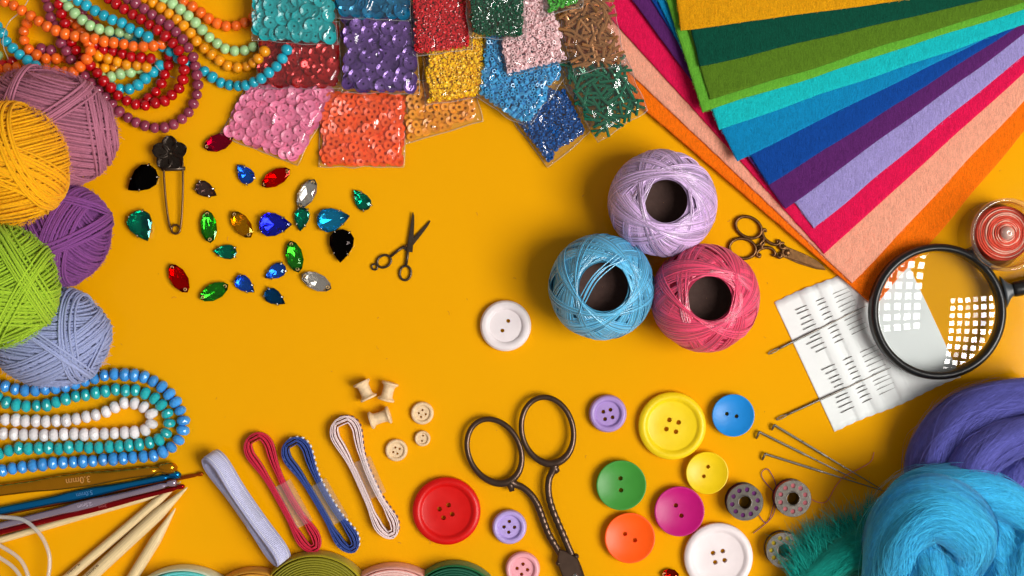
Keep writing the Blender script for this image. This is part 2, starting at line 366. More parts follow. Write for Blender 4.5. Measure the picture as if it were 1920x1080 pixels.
# ------------------------------------------------------------------ felt sheets (bottom to top)
FELT = [  # name colour, corner px, direction of lower edge (deg, up is negative), lift, label
    ('#f87406', (1640, 575), -49.5, 'bright orange felt sheet, lowest of the fanned stack, its corner under the magnifier rim'),
    ('#f2a78c', (1597, 531), -46.6, 'pale peach felt sheet between the orange and the crimson sheets'),
    ('#e0124f', (1545, 476), -42.2, 'crimson pink felt sheet between the peach and lavender sheets'),
    ('#9d92cf', (1525, 428), -39.4, 'light lavender felt sheet between the purple and crimson sheets'),
    ('#5a2368', (1472, 392), -36.2, 'deep purple felt sheet between the royal blue and lavender sheets'),
    ('#0b459b', (1441, 347), -32.4, 'royal blue felt sheet above the purple one'),
    ('#0886bd', (1382, 303), -26.4, 'teal blue felt sheet between the turquoise and royal blue sheets'),
    ('#14bcc4', (1348, 244), -19.0, 'bright turquoise felt sheet below the light green sheet'),
    ('#64ac33', (1317, 211), -17.8, 'light grass green felt sheet showing as a narrow border under the olive one'),
    ('#567a1c', (1331, 187), -17.2, 'olive green felt sheet between dark green and light green'),
    ('#034a38', (1312, 125), -13.2, 'dark bottle green felt sheet just under the mustard sheet'),
    ('#dd9a08', (1276, 58), -7.8, 'mustard yellow felt sheet on top of the fanned stack'),
]
def felt_sheet(i, col, c, deg, label):
    a2 = math.radians({3: 3.2}.get(i, 0))
    z0 = .0036 + i * .0017; th = .0014; a = math.radians(-deg); k = (H - z0) / H
    u = np.array([math.cos(a), math.sin(a)]); v = np.array([-math.sin(a - a2), math.cos(a - a2)])
    o = P(c[0], c[1], z0); Lu, Lv = .30, .27; nu, nv = 90, 80
    us = np.concatenate([[0, .0006], np.linspace(.0022, Lu, nu - 2)]); vs = np.concatenate([[0, .0006], np.linspace(.0022, Lv, nv - 2)])
    U, Vv = np.meshgrid(us, vs, indexing='ij')
    wob = np.array([[noise.noise((x * 22 + i * 9, y * 22, i)) for y in vs] for x in us]); w2 = np.array([[noise.noise((x * 260, y * 260, i * 7)) for y in vs] for x in us])
    edge = np.minimum(U, Vv); fr_ = np.array([[noise.noise((x * 700, y * 700, i * 3)) for y in vs] for x in us])
    X = o[0] + u[0] * U + v[0] * Vv; Y = o[1] + u[1] * U + v[1] * Vv
    X = X + np.where(edge < .001, .0003, 0) * fr_ + wob * .0013 * v[0]; Y = Y + np.where(edge < .001, .0003, 0) * fr_ + wob * .0013 * v[1]
    lift = wob * .00012 + w2 * .0001
    zt = z0 + th + lift - np.where(edge <= 0, .00055, np.where(edge < .001, .00012, 0)); zb = z0 + lift
    n = nu * nv; idx = np.arange(n).reshape(nu, nv)
    top = np.stack([idx[:-1, :-1], idx[1:, :-1], idx[1:, 1:], idx[:-1, 1:]], -1).reshape(-1, 4)
    ring = np.concatenate([idx[:, 0], idx[-1, 1:], idx[-2::-1, -1], idx[0, -2:0:-1]]); r2 = np.roll(ring, -1)
    V = np.concatenate([np.stack([X, Y, zt], -1).reshape(-1, 3), np.stack([X, Y, zb], -1).reshape(-1, 3)])
    side = np.stack([ring, ring + n, r2 + n, r2], -1)
    m = MB(); m.add(V, [top, (top[:, ::-1] + n), side])
    fm = felt_mat('felt', col); so = solo('felt_sheet', m, fm, label, 'felt sheet', o, 'fanned felt sheets')
    rg = np.random.default_rng(300 + i); nf = 5200; seg = 5; uu = rg.uniform(0, Lu * .95, nf); vv = np.where(rg.random(nf) < .72, rg.uniform(0, .055, nf), rg.uniform(0, Lv * .9, nf)); flip = (rg.random(nf) < .35) & (vv < .055)
    uu[flip], vv[flip] = rg.uniform(0, .035, flip.sum()), rg.uniform(0, Lv * .9, flip.sum())
    an = rg.uniform(0, 2 * PI, nf)[:, None] + rg.normal(0, .7, nf)[:, None] * np.linspace(-1, 1, seg); ln = rg.uniform(.0012, .0042, nf)[:, None]
    fu = uu[:, None] + np.cumsum(np.cos(an), 1) / seg * ln; fv = vv[:, None] + np.cumsum(np.sin(an), 1) / seg * ln; fu = np.maximum(fu, -.0006); fv = np.maximum(fv, -.0006)
    fz = z0 + th + .00018 + np.abs(rg.normal(0, .00018, nf))[:, None] * np.sin(np.linspace(.3, 2.8, seg)); fz = np.where((fu < .0003) | (fv < .0003), fz - .0006, fz)
    Q = np.stack([o[0] + u[0] * fu + v[0] * fv, o[1] + u[1] * fu + v[1] * fv, fz], -1); sdv = unit(np.cross(unit(np.gradient(Q, axis=1)), [0, 0, 1.])); fb = MB(); ribbons(fb, Q, sdv, np.full((nf, seg), .00006))
    part('surface_fibres', fb, mat('fibre_' + col, mulc(lin(col), 1.12), .8, 0, .1, .1, 300, sheen=.3, island=.2), so, kind='stuff')
for i, f in enumerate(FELT): felt_sheet(i, *f)

# ------------------------------------------------------------------ bead templates
def bead_mesh(name, m, r, squash=.9, hole=.16, seg=20):
    pr = []; n = 11
    for k in range(n):
        t = math.asin(1) * (2 * k / (n - 1) - 1) * .985; pr.append((max(math.cos(t) ** .92 * r, hole * r), math.sin(t) * r * squash))
    pr = [(hole * r, -r * squash * .7)] + pr + [(hole * r, r * squash * .7)]
    b_ = MB(); lathe(b_, pr, seg); return b_.mesh(name, m)
def crystal_mesh(name, m, r, half):
    b_ = MB(); seg = 10; V = []; F = []
    rings = [(.32, -1), (.72, -.82), (.985, -.28), (.985, .28), (.72, .82), (.32, 1)]
    for i, (rr_, zz) in enumerate(rings):
        for j in range(seg): a = (j + (.5 if i % 2 else 0)) * 2 * PI / seg; V.append((rr_ * r * math.cos(a), rr_ * r * math.sin(a), zz * half))
    for i in range(len(rings) - 1):
        for j in range(seg):
            a0, a1 = i * seg + j, i * seg + (j + 1) % seg; b0, b1 = a0 + seg, a1 + seg
            if i % 2 == 0: F += [(a0, a1, b0), (a1, b1, b0)]
            else: F += [(a0, b1, b0), (a0, a1, b1)]
    F.append(tuple(range(seg))[::-1]); F.append(tuple(range(5 * seg, 6 * seg)))
    b_.add(V, F); return b_.mesh(name, m, smooth=False)
BEADCOL = {'orange': '#f26a1c', 'turquoise': '#1ea6c0', 'red': '#b00510', 'mauve': '#8c3850', 'amber': '#ec9610', 'mint': '#a5cf92'}
BEAD = {k: bead_mesh('round_bead', mat('glass_bead_' + k, v, .10, 0, .6, .05, 300, objr=.13), PX(10.8)) for k, v in BEADCOL.items()}
CRY = {k: crystal_mesh('faceted_bead', mat('crystal_bead_' + k, v, .10, 0, .6, .06, 300, objr=.12), PX(12.4), PX(8.6)) for k, v in
       {'blue': '#3d92dc', 'teal': '#22a9ae', 'white': '#e4dfe2'}.items()}
Zq = Vector((0, 0, 1))
def strand(col, pts, label, step=18.2, dz=0.0, crystal=False, ends=0.0, seed=0):
    """pts: photo pixels with an optional level; every bead is a part of the strand"""
    r = PX(10.2); lv = [.0037, .0105, .0172, .024]
    c = []
    for p in pts:
        L_ = p[2] if len(p) > 2 else 0; i0 = int(L_); z = lv[i0] + (lv[min(i0 + 1, 3)] - lv[i0]) * (L_ - i0) if not crystal else .0046
        c.append(P(p[0], p[1], z + dz))
    path = even(spline(c, 60 * len(c)), step=PX(1.0)); bp_ = path[::max(1, int(round(step)))]
    d = np.concatenate([[0], np.cumsum(np.linalg.norm(np.diff(path, axis=0), axis=1))]); s = np.arange(PX(4), d[-1], PX(step))
    pos = np.stack([np.interp(s, d, path[:, k]) for k in range(3)], 1); tg = tangents(pos)
    base = pos.mean(0) * [1, 1, 0]
    t_ = thing('bead_strand', label, 'bead strand', base, 'crystal bead loops' if crystal else 'glass bead strands')
    me = (CRY if crystal else BEAD)[col]; rnd = random.Random(seed + len(pos))
    for p_, g in zip(pos, tg):
        q = Zq.rotation_difference(Vector(g)); q = q @ Matrix.Rotation(rnd.uniform(0, 6), 3, 'Z').to_quaternion()
        sc_ = rnd.uniform(.93, 1.05); inst('bead', me, p_ + RNG.normal(0, PX(.35), 3) * [1, 1, 0], q, t_, (sc_, sc_, sc_ * rnd.uniform(.97, 1.02)))
    mm = MB(); pa = path[::6]
    if ends:
        pa = np.vstack([pa, pa[-1] + unit(pa[-1] - pa[-4]) * PX(ends) * [[1, 1, 0]] - [0, 0, .002]])
    tube(mm, pa, PX(.8), 5); part('string', mm, STRING, t_)
    return t_
ST = [
 ('orange', [(-12, -6, 2), (11, 4, 2), (25, 10, 2), (38, 18, 2), (52, 26, 2), (65, 35, 2), (79, 44, 2), (92, 52, 2), (108, 58.5, 2), (125, 64, 2), (142, 67.5, 2), (159, 71, 2), (177, 73, 2), (195, 78, 2), (213, 80, 2), (231, 82, 2), (249, 86, 2), (268, 87, 2), (287, 86, 1.6), (304, 82, 1)], 'long orange bead strand crossing over the tangle from the top corner'),
 ('orange', [(52, 40, 0), (45, 56, .3), (45, 75, .6), (53, 91, .6), (67, 102, .5), (83, 110, .4), (101, 109, .2), (118, 110, 0), (133, 104, 0)], 'short orange bead curl between the turquoise strand and the dark tangle'),
 ('orange', [(-8, 130, 1), (18, 128, 1), (35, 126, 1), (52, 127, 1), (70, 131, 1), (88, 131, 1), (104, 133, 1), (122, 135, 1.2), (141, 134, 1.6), (154, 119, 1.9), (167, 106, 1.9), (169, 89, 1.9), (160, 72, 1), (150, 58, .4), (140, 44, 0), (128, 34, 0)], 'orange bead strand hooking up from the mauve yarn ball'),
 ('turquoise', [(-8, 46, 1), (2, 60, 1.2), (9, 75, 1.4), (21, 87, 1.5), (34, 100, 1.6), (48, 110, 1.7), (63, 120, 1.7), (72, 131, 1.2)], 'short turquoise bead strand near the left edge above the mauve yarn'),
 ('turquoise', [(128, -12, 2), (143, 0, 2), (157, 7, 2), (171, 16, 2), (185, 24, 2), (199, 30.5, 2), (213, 38, 2), (228, 43, 2), (243, 53, 2), (260, 60, 2), (278, 70, 2)], 'turquoise bead strand ending in a bare string at the middle of the tangle'),
 ('mint', [(118, -8, 1.6), (125, 7, 1.6), (134, 19, 1.7), (147, 30, 1.7), (158, 41, 1.7), (174, 50, 1.7), (191, 56, 1.6), (209, 59, 1.4), (227, 61, 1), (243, 66, .4)], 'pale mint bead strand running beside the turquoise strand'),
 ('red', [(104, -14, 1.5), (110, 2, 1.5), (113, 18, 1.4), (118, 37, 1.3), (127, 53, 1), (132, 73, .8), (145, 97, .9), (156, 110, .5)], 'dark red bead strand dropping down beside the mint strand'),
 ('mauve', [(84, -8, 1), (91, 11, 1), (94, 30, .9), (103, 44, .7), (112, 62, .5), (115, 81, .8), (124, 95, .9), (131, 110, .9), (142, 124, .6)], 'mauve bead strand passing under the orange strand near the top edge'),
 ('mauve', [(58, 102, 0), (76, 92, 0), (93, 94, 0), (108, 94, 0)], 'short row of dark mauve beads low in the shadow of the orange curl'),
 ('red', [(200, -5, 1.6), (213, 4, 1.7), (228, 14, 1.8), (243, 24, 1.8), (259, 33, 1.8), (274, 43, 1.8), (290, 53, 1.8), (305, 64, 1.8), (319, 76, 1.8), (333, 91, 1.7), (342, 109, 1.5), (345, 128, 1.2), (342, 146, 1), (337, 164, .8), (324, 177, .7), (308, 189, .6), (290, 193, .6), (271, 198, .6), (252, 195, .7), (234, 188, .8), (219, 177, 1), (207, 164, 1.2), (194, 152, 1.3), (184, 139, 1.4), (171, 125, 1.4), (160, 112, 1)], 'long dark red bead loop lying inside the mauve loop'),
 ('red', [(262, 197, 0), (275, 186, .1), (289, 175, .3), (300, 162, .3), (307, 144, .2), (314, 127, .1), (317, 110, 0), (322, 95, 0)], 'inner dark red bead strand curving inside the big red loop'),
 ('mauve', [(236, -5, 1.4), (248, 2, 1.5), (262, 11, 1.5), (277, 22, 1.5), (293, 33, 1.5), (308, 42, 1.5), (323, 53, 1.5), (336, 67, 1.5), (347, 80, 1.4), (357, 96, 1.2), (364, 114, 1), (367, 131, .6), (370, 149, .2), (370, 166, 0), (367, 184, 0), (359, 201, 0), (350, 215, 0), (336, 227, 0), (319, 236, 0), (301, 240, 0), (284, 238, 0), (265, 233, 0), (249, 226, 0), (233, 216, .1), (219, 205, .2), (206, 190, .3), (193, 177, .4), (180, 164, .5), (167, 152, .6), (157, 140, .6)], 'largest mauve bead loop, outermost of the tangle, above the safety pin'),
 ('amber', [(268, -6, .8), (282, 3, .9), (298, 12, 1), (313, 23, 1), (328, 34, 1), (341, 45, 1), (354, 58, 1), (364, 72, .9), (376, 85, .6), (390, 97, .3), (405, 108, .1), (420, 120, 0), (436, 126, 0), (452, 126, 0), (469, 123, 0), (483, 111, 1), (495, 98, 1.2), (500, 81, 1)], 'amber yellow bead swag between the mint and turquoise swags'),
 ('mint', [(305, -6, .8), (318, 3, .8), (333, 14, .8), (347, 25, .8), (360, 36, .7), (373, 50, .5), (387, 64, .3), (400, 77, .1), (412, 85, 0), (427, 93, 0), (444, 96, 0), (461, 94, 0), (476, 87, 0), (488, 74, 0)], 'mint green bead swag just above the amber one'),
 ('orange', [(326, -10, .6), (341, 0, .6), (357, 9, .5), (371, 20, .3), (385, 31, .1), (400, 41, 0), (417, 48, 0), (435, 49, 0), (453, 46, 0), (467, 37, 0), (482, 30, 0)], 'orange bead swag reaching the clear bag of turquoise sequins'),
 ('turquoise', [(302, 86, .4), (316, 93, .6), (330, 106, .5), (348, 118, .3), (365, 124, .1), (380, 131, 0), (393, 141, 0), (408, 152, 0), (423, 157, 0), (440, 160, .3), (456, 161, .8), (472, 155, 1.2), (489, 147, 1.7), (504, 135, 1.9), (518, 125, 2), (529, 110, 2), (537, 94, 1.9), (541, 80, 1.6)], 'turquoise bead swag lying across the red and pink sequin bags'),
 ('red', [(176, 82, .9), (190, 91, 1), (207, 95, 1), (225, 99, 1.1), (240, 105, 1.2), (257, 107, 1.2), (276, 109, 1.3), (297, 111, 1.3)], 'dark red bead row under the long orange strand, above the amber rows'),
 ('amber', [(182, 102, .9), (196, 108, .9), (213, 114, .9), (230, 119, .9), (247, 122, .9), (265, 124, .9), (284, 126, .9)], 'amber bead row directly under the dark red row'),
 ('amber', [(176, 126, 0), (186, 128, .1), (200, 126, .2), (216, 126, 0), (236, 128, 0)], 'short amber bead row low beside the red loop'),
 ('mint', [(190, 148, 0), (197, 144, .2), (211, 143, .3), (228, 138, .3), (246, 134, .3), (262, 128, 0)], 'short mint bead row inside the red loop'),
 ('turquoise', [(205, 163, 0), (222, 166, .2), (238, 168, .4), (256, 161, .4), (271, 148, .3), (284, 137, .2), (300, 122, 0)], 'short turquoise bead arc inside the red loop'),
 ('mauve', [(150, 20, 0), (163, 34, 0), (175, 47, 0), (190, 42, 0)], 'few mauve beads in shadow between the mint and turquoise strands'),
 ('turquoise', [(214, 72, 0), (230, 74, 0), (246, 73, 0), (262, 75, 0)], 'few turquoise beads hidden under the end of the mint strand'),
 ('red', [(2, 124, .3), (23, 116, .4), (34, 112, .4)], 'single pair of dark red beads beside the left turquoise strand'),
 ('mint', [(-6, 100, .3), (-1, 116, .3), (6, 136, .1)], 'pair of mint beads at the left edge above the mauve yarn'),
]
for k, (c_, p_, l_) in enumerate(ST): strand(c_, p_, l_, ends=26 if k == 4 else 0, seed=k)
# loose transparent strings of the tangle
for pts, lab in (([(55, -3, .016), (40, 20, .014), (18, 40, .012), (8, 62, .022), (6, 85, .022), (16, 112, .012)], 'clear nylon string arching over the left bead strands'),
                 ([(291, 122, .012), (300, 132, .008), (312, 140, .004), (328, 146, .002)], 'frayed end of clear string inside the red bead loop')):
    m = MB(); c = spline([P(*p) for p in pts], 40); tube(m, c, PX(.9), 5); solo('nylon_string', m, STRING, lab, 'string', c[0] * [1, 1, 0])
CRS = [
 ('blue', [(-12, 718), (4, 722), (23, 728), (42, 731), (60, 732), (78, 730), (98, 727), (117, 725), (135, 720), (154, 715), (172, 711), (188, 707), (205, 702), (225, 702), (243, 703), (263, 704), (279, 711), (296, 720), (312, 732), (324, 746), (334, 763), (343, 781), (344, 800), (338, 819), (326, 835), (310, 845), (293, 853), (274, 856), (255, 857), (236, 859), (218, 861), (200, 861), (181, 864), (163, 865), (145, 866), (126, 867), (108, 868), (90, 870), (72, 872), (54, 874), (37, 876), (19, 879), (2, 883), (-14, 888)], 'outer loop of cornflower blue faceted crystal beads'),
 ('teal', [(-8, 744), (10, 754), (29, 759), (48, 761.5), (68, 761), (87, 759), (106, 754), (124.5, 748), (143, 743), (161, 740), (181, 736.5), (200, 734), (219, 730), (238, 732), (258, 732), (277, 740), (294, 750), (307, 765), (317, 783), (316, 804), (303, 821), (284, 829), (264, 833), (245, 835), (226, 837), (207, 838), (188, 839), (169, 839.5), (150, 837.5), (130, 839), (111, 842), (92, 840), (72, 840), (53, 841), (33, 840.5), (15, 845), (0, 850), (-16, 856)], 'middle loop of teal faceted crystal beads'),
 ('white', [(-12, 786), (6, 786), (25, 787), (44, 789), (64, 789), (83, 790), (102, 789), (121, 788.5), (141, 786), (160, 782), (178, 777.5), (198, 772), (216, 764), (233, 756), (255, 757), (273, 765), (286, 782), (279, 803), (259, 809), (239, 811), (220, 812), (200, 813), (181, 813.5), (162, 815), (142, 813.5), (123, 814), (104, 815.5), (84, 815.5), (65, 814.5), (46, 815.5), (27, 814), (7, 813), (-12, 813)], 'inner loop of milky white faceted crystal beads'),
]
for k, (c_, p_, l_) in enumerate(CRS): strand(c_, p_, l_, step=18.9, crystal=True, seed=50 + k)

# ------------------------------------------------------------------ yarn balls
def yarn_ball(cx, cy, rx, ry, rz, zc, ang, col, label, bands, seed):
    rg = np.random.default_rng(seed); c = P(cx, cy, zc); k = (H - zc) / H; a = math.radians(-ang)
    M = np.array([[math.cos(a), -math.sin(a), 0], [math.sin(a), math.cos(a), 0], [0, 0, 1]]) @ np.diag([rx * S * k, ry * S * k, rz])
    Mi = np.linalg.inv(M).T
    t_ = thing('yarn_ball', label, 'yarn ball', (c[0], c[1], 0), 'cotton yarn balls')
    m_ = mat('yarn_' + label.split()[0], col, .8, 0, .2, .10, 900, .6, 2600, sheen=.2, island=.10)
    b_ = MB(); prof = [(math.cos(x), math.sin(x)) for x in np.linspace(-PI / 2, PI / 2, 25)]
    lathe(b_, np.array(prof) * .94, 48, (0, 0, 0)); b_.v[0] = b_.v[0] @ M.T + c; part('core', b_, m_, t_)
    R_ = S * k
    for bi, (n, d0, d1, lay, cnt, nm) in enumerate(bands):
        n = unit(np.array(n, float)); p = unit(np.cross(n, [.3, .2, 1.])); q = np.cross(n, p); N_ = 64
        th = np.linspace(0, 2 * PI, N_, endpoint=False)
        ds = np.linspace(d0, d1, cnt) + rg.normal(0, .006, cnt)
        w = rg.uniform(0, 6.28, (cnt, 3)); Q = []
        for j, d in enumerate(ds):
            dd = d + .014 * np.sin(th + w[j, 0]) + .010 * np.sin(2 * th + w[j, 1]) + .03 * np.sin(th + bi * 2.1)
            dd = np.clip(dd, -.985, .985); rr_ = np.sqrt(1 - dd ** 2)
            lay_ = 1 + lay + rg.normal(0, .006) + .008 * np.sin(3 * th + w[j, 2])
            Q.append((np.outer(dd, n) + rr_[:, None] * (np.cos(th)[:, None] * p + np.sin(th)[:, None] * q)) * lay_[:, None])
        Q = np.array(Q); nn = unit(Q @ Mi.T); mb_ = MB(); batch_tube(mb_, Q @ M.T + c, nn, PX(2.25, zc), 6)
        part(nm, mb_, m_, t_, kind='stuff')
    nf = 2600; seg = 6; dr = unit(rg.normal(0, 1, (nf, 3))); dr[:, 2] = np.abs(dr[:, 2]) * np.where(rg.random(nf) < .25, .1, 1); dr = unit(dr); tv = unit(np.cross(dr, rg.normal(0, 1, (nf, 3)))); s_ = np.linspace(0, 1, seg)
    Q = unit(dr[:, None] + tv[:, None] * (rg.uniform(.03, .10, nf)[:, None] * s_)[..., None] + rg.normal(0, .006, (nf, seg, 3))) * (1.02 + .02 * rg.random(nf)[:, None] + np.abs(rg.normal(0, .035, nf))[:, None] * s_ ** 1.5)[..., None]
    Q = Q @ M.T + c; fb = MB(); ribbons(fb, Q, unit(np.cross(unit(np.gradient(Q, axis=1)), [.1, .1, 1.])), np.full((nf, seg), PX(.22))); part('fuzz', fb, m_, t_, kind='stuff')
    return t_
def ax(deg, tilt=0.0): return (math.cos(math.radians(deg)), math.sin(math.radians(deg)), tilt)
yarn_ball(92, 238, 128, 104, .028, .030, 22, '#ad6a82', 'mauve pink yarn ball under the bead tangle', [(ax(100, .15), -.92, .92, 0, 40, 'winding'), (ax(60, .3), -.55, -.1, .03, 17, 'winding'), (ax(30, -.2), .55, .93, .03, 17, 'winding'), (ax(148, .25), .15, .34, .05, 8, 'outer_wrap'), (ax(8, .1), -.42, -.30, .07, 5, 'outer_wrap')], 1)
yarn_ball(113, 441, 90, 96, .028, .029, 40, '#7f4488', 'purple yarn ball between the mauve and periwinkle balls', [(ax(75, .2), -.92, .92, 0, 36, 'winding'), (ax(20, .2), .1, .6, .03, 17, 'winding'), (ax(150, .3), -.15, .1, .06, 7, 'outer_wrap'), (ax(120, -.2), .5, .62, .06, 4, 'outer_wrap')], 2)
yarn_ball(93, 630, 111, 92, .027, .029, 8, '#98a2cc', 'periwinkle blue yarn ball above the crystal bead loops', [(ax(95, .15), -.92, .92, 0, 36, 'winding'), (ax(130, .3), -.6, .0, .03, 17, 'winding'), (ax(12, .1), .42, .62, .05, 7, 'outer_wrap'), (ax(60, -.2), -.25, -.1, .065, 5, 'outer_wrap'), (ax(160, .2), -.8, -.74, .05, 2, 'outer_wrap')], 3)
yarn_ball(14, 309, 112, 112, .030, .062, -10, '#f0ac06', 'golden yellow yarn ball resting on the mauve ball', [(ax(92, .15), -.92, .92, 0, 40, 'winding'), (ax(60, -.2), -.5, .1, .03, 19, 'winding'), (ax(15, .2), .35, .6, .05, 10, 'outer_wrap'), (ax(140, .2), .55, .68, .055, 4, 'outer_wrap')], 4)
yarn_ball(-2, 536, 108, 112, .030, .062, 0, '#9cc02e', 'lime green yarn ball resting on the periwinkle ball', [(ax(115, .2), -.92, .92, 0, 40, 'winding'), (ax(75, .2), -.4, .2, .03, 17, 'winding'), (ax(35, -.2), .3, .62, .05, 9, 'outer_wrap'), (ax(150, .1), -.5, -.36, .06, 5, 'outer_wrap')], 5)

# ------------------------------------------------------------------ crochet thread balls
def thread_ball(cx, cy, R, label, col, seed, hole=.42, loose=None):
    rg = np.random.default_rng(seed); hz = .027; zc = .028; c = P(cx, cy, zc); Rm = PX(R, zc)
    t_ = thing('thread_ball', label, 'thread ball', (c[0], c[1], 0), 'crochet thread balls')
    m_ = mat('thread_' + label.split()[0], col, .30, 0, 1.0, .05, 900, 0, 5000, sheen=.5, island=.45, coat=.3)
    mc = mat('shaded_threadcore_' + label.split()[0], mulc(lin(col), .7), .6, 0, .3, .1, 900, .5, 3500)  # thread colour darkened, painting in the shade of the gaps between windings
    def surf(u, s=1.0):      # unit sphere -> plump barrel
        w = np.abs(u[..., 2:3]); xy = u[..., :2]; f = 1 + .10 * (1 - (1 - w) ** 2) * 0
        return np.concatenate([xy * Rm * s, u[..., 2:3] * hz * s], -1)
    lat = np.linspace(-1, 1, 30) * math.acos(hole * .98)
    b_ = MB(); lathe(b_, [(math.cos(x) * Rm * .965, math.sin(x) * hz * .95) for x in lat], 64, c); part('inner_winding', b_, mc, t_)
    b_ = MB(); cm = mat('dark_cardboard', '#44302b', .75, 0, .25, .1, 300, .2, 900)
    zt = math.sin(lat[-1]) * hz * .94; rr_ = Rm * hole * .94
    lathe(b_, [(0.0001, .28 * hz), (rr_ * .9, .28 * hz), (rr_, .3 * hz), (rr_, zt * .93)], 64, c); part('cardboard_core', b_, cm, t_)
    N_ = 64; th = np.linspace(0, 2 * PI, N_, endpoint=False); Q = []
    psi = []
    for g in range(42):
        base = rg.uniform(0, 2 * PI); inc = rg.uniform(hole * .97, hole * 1.28) if g > 4 else hole * rg.uniform(1.3, 1.8)
        for j in range(8): psi.append((base + j * .036, inc + rg.normal(0, .01), 1 + .0012 * g + rg.normal(0, .002)))
    for ps, inc, s_ in psi:
        i_ = math.acos(min(.95, inc)); n = np.array([math.sin(i_) * math.cos(ps), math.sin(i_) * math.sin(ps), math.cos(i_)])
        p = unit(np.cross(n, [0, 0, 1.])); q = np.cross(n, p); d = rg.normal(0, .01)
        u = math.sqrt(1 - d * d) * (np.cos(th)[:, None] * p + np.sin(th)[:, None] * q) + n * d
        Q.append(surf(u, s_))
    Q = np.array(Q); nn = unit(Q * [1 / Rm ** 2, 1 / Rm ** 2, 1 / hz ** 2]); b_ = MB(); batch_tube(b_, Q + c, nn, PX(1.08), 4)
    part('outer_winding', b_, m_, t_, kind='stuff')
    if loose:
        for pts in loose:
            b_ = MB(); tube(b_, spline([P(*q) for q in pts], 24), PX(1.2), 5); part('loose_thread', b_, m_, t_)
    return t_
thread_ball(1242, 381, 97, 'lavender crochet thread ball, the upper one of the three', '#d0b0de', 1, .43, [[(1338, 400, .03), (1340, 412, .015), (1333, 424, .004)]])
thread_ball(1128, 538, 95, 'blue crochet thread ball beside the white two-hole button', '#58b4de', 2, .50, [[(1092, 565, .053), (1118, 520, .056), (1166, 478, .053)], [(1096, 569, .053), (1122, 524, .056), (1172, 482, .053)], [(1088, 556, .053), (1114, 515, .056), (1160, 474, .053)], [(1086, 590, .05), (1100, 545, .055), (1130, 505, .056), (1178, 486, .052)], [(1215, 570, .03), (1228, 585, .02), (1234, 584, .012)]])
thread_ball(1322, 559, 97, 'crimson crochet thread ball beside the lavender and blue ones', '#ea4670', 3, .44)
# ------------------------------------------------------------------ clear bags and what is in them
def sequin_mesh(m, r, hole=.16, cup=.17, seg=14):
    b_ = MB(); h = r * cup
    lathe(b_, [(hole * r, 0), (.62 * r, .02 * r), (r, h), (r * 1.0, h + .05 * r), (.61 * r, .07 * r), (hole * r, .05 * r)], seg, closed=True)
    return b_.mesh('sequin', m, smooth=False)
def donut(r, hole=.38, half=.72, seg=9):
    pr = [(hole, -half * .7), (.8, -half), (1, 0), (.8, half), (hole, half * .7)]
    b_ = MB(); lathe(b_, np.array(pr) * r, seg, closed=True); return b_.v[0], b_.f
def pipe(r, half, seg=7, hole=.55):
    b_ = MB(); lathe(b_, [(hole * r, -half), (r, -half), (r, half), (hole * r, half)], seg, closed=True); return b_.v[0], b_.f
SEQ = {k: mat('sequin_' + k, *v[:4], var=.05, vscale=300, objr=.14) for k, v in {
    'turquoise': ('#0fa3a8', .30, .0, .8), 'crimson': ('#b3060c', .20, .5, .8), 'pink': ('#ea7ba2', .38, .0, .6), 'violet': ('#6d4a94', .22, .45, .7),
    'azure': ('#0e7fae', .18, .5, .8), 'tangerine': ('#ff5a1c', .32, .0, .7), 'gold': ('#f59a10', .32, .0, .7)}.items()}
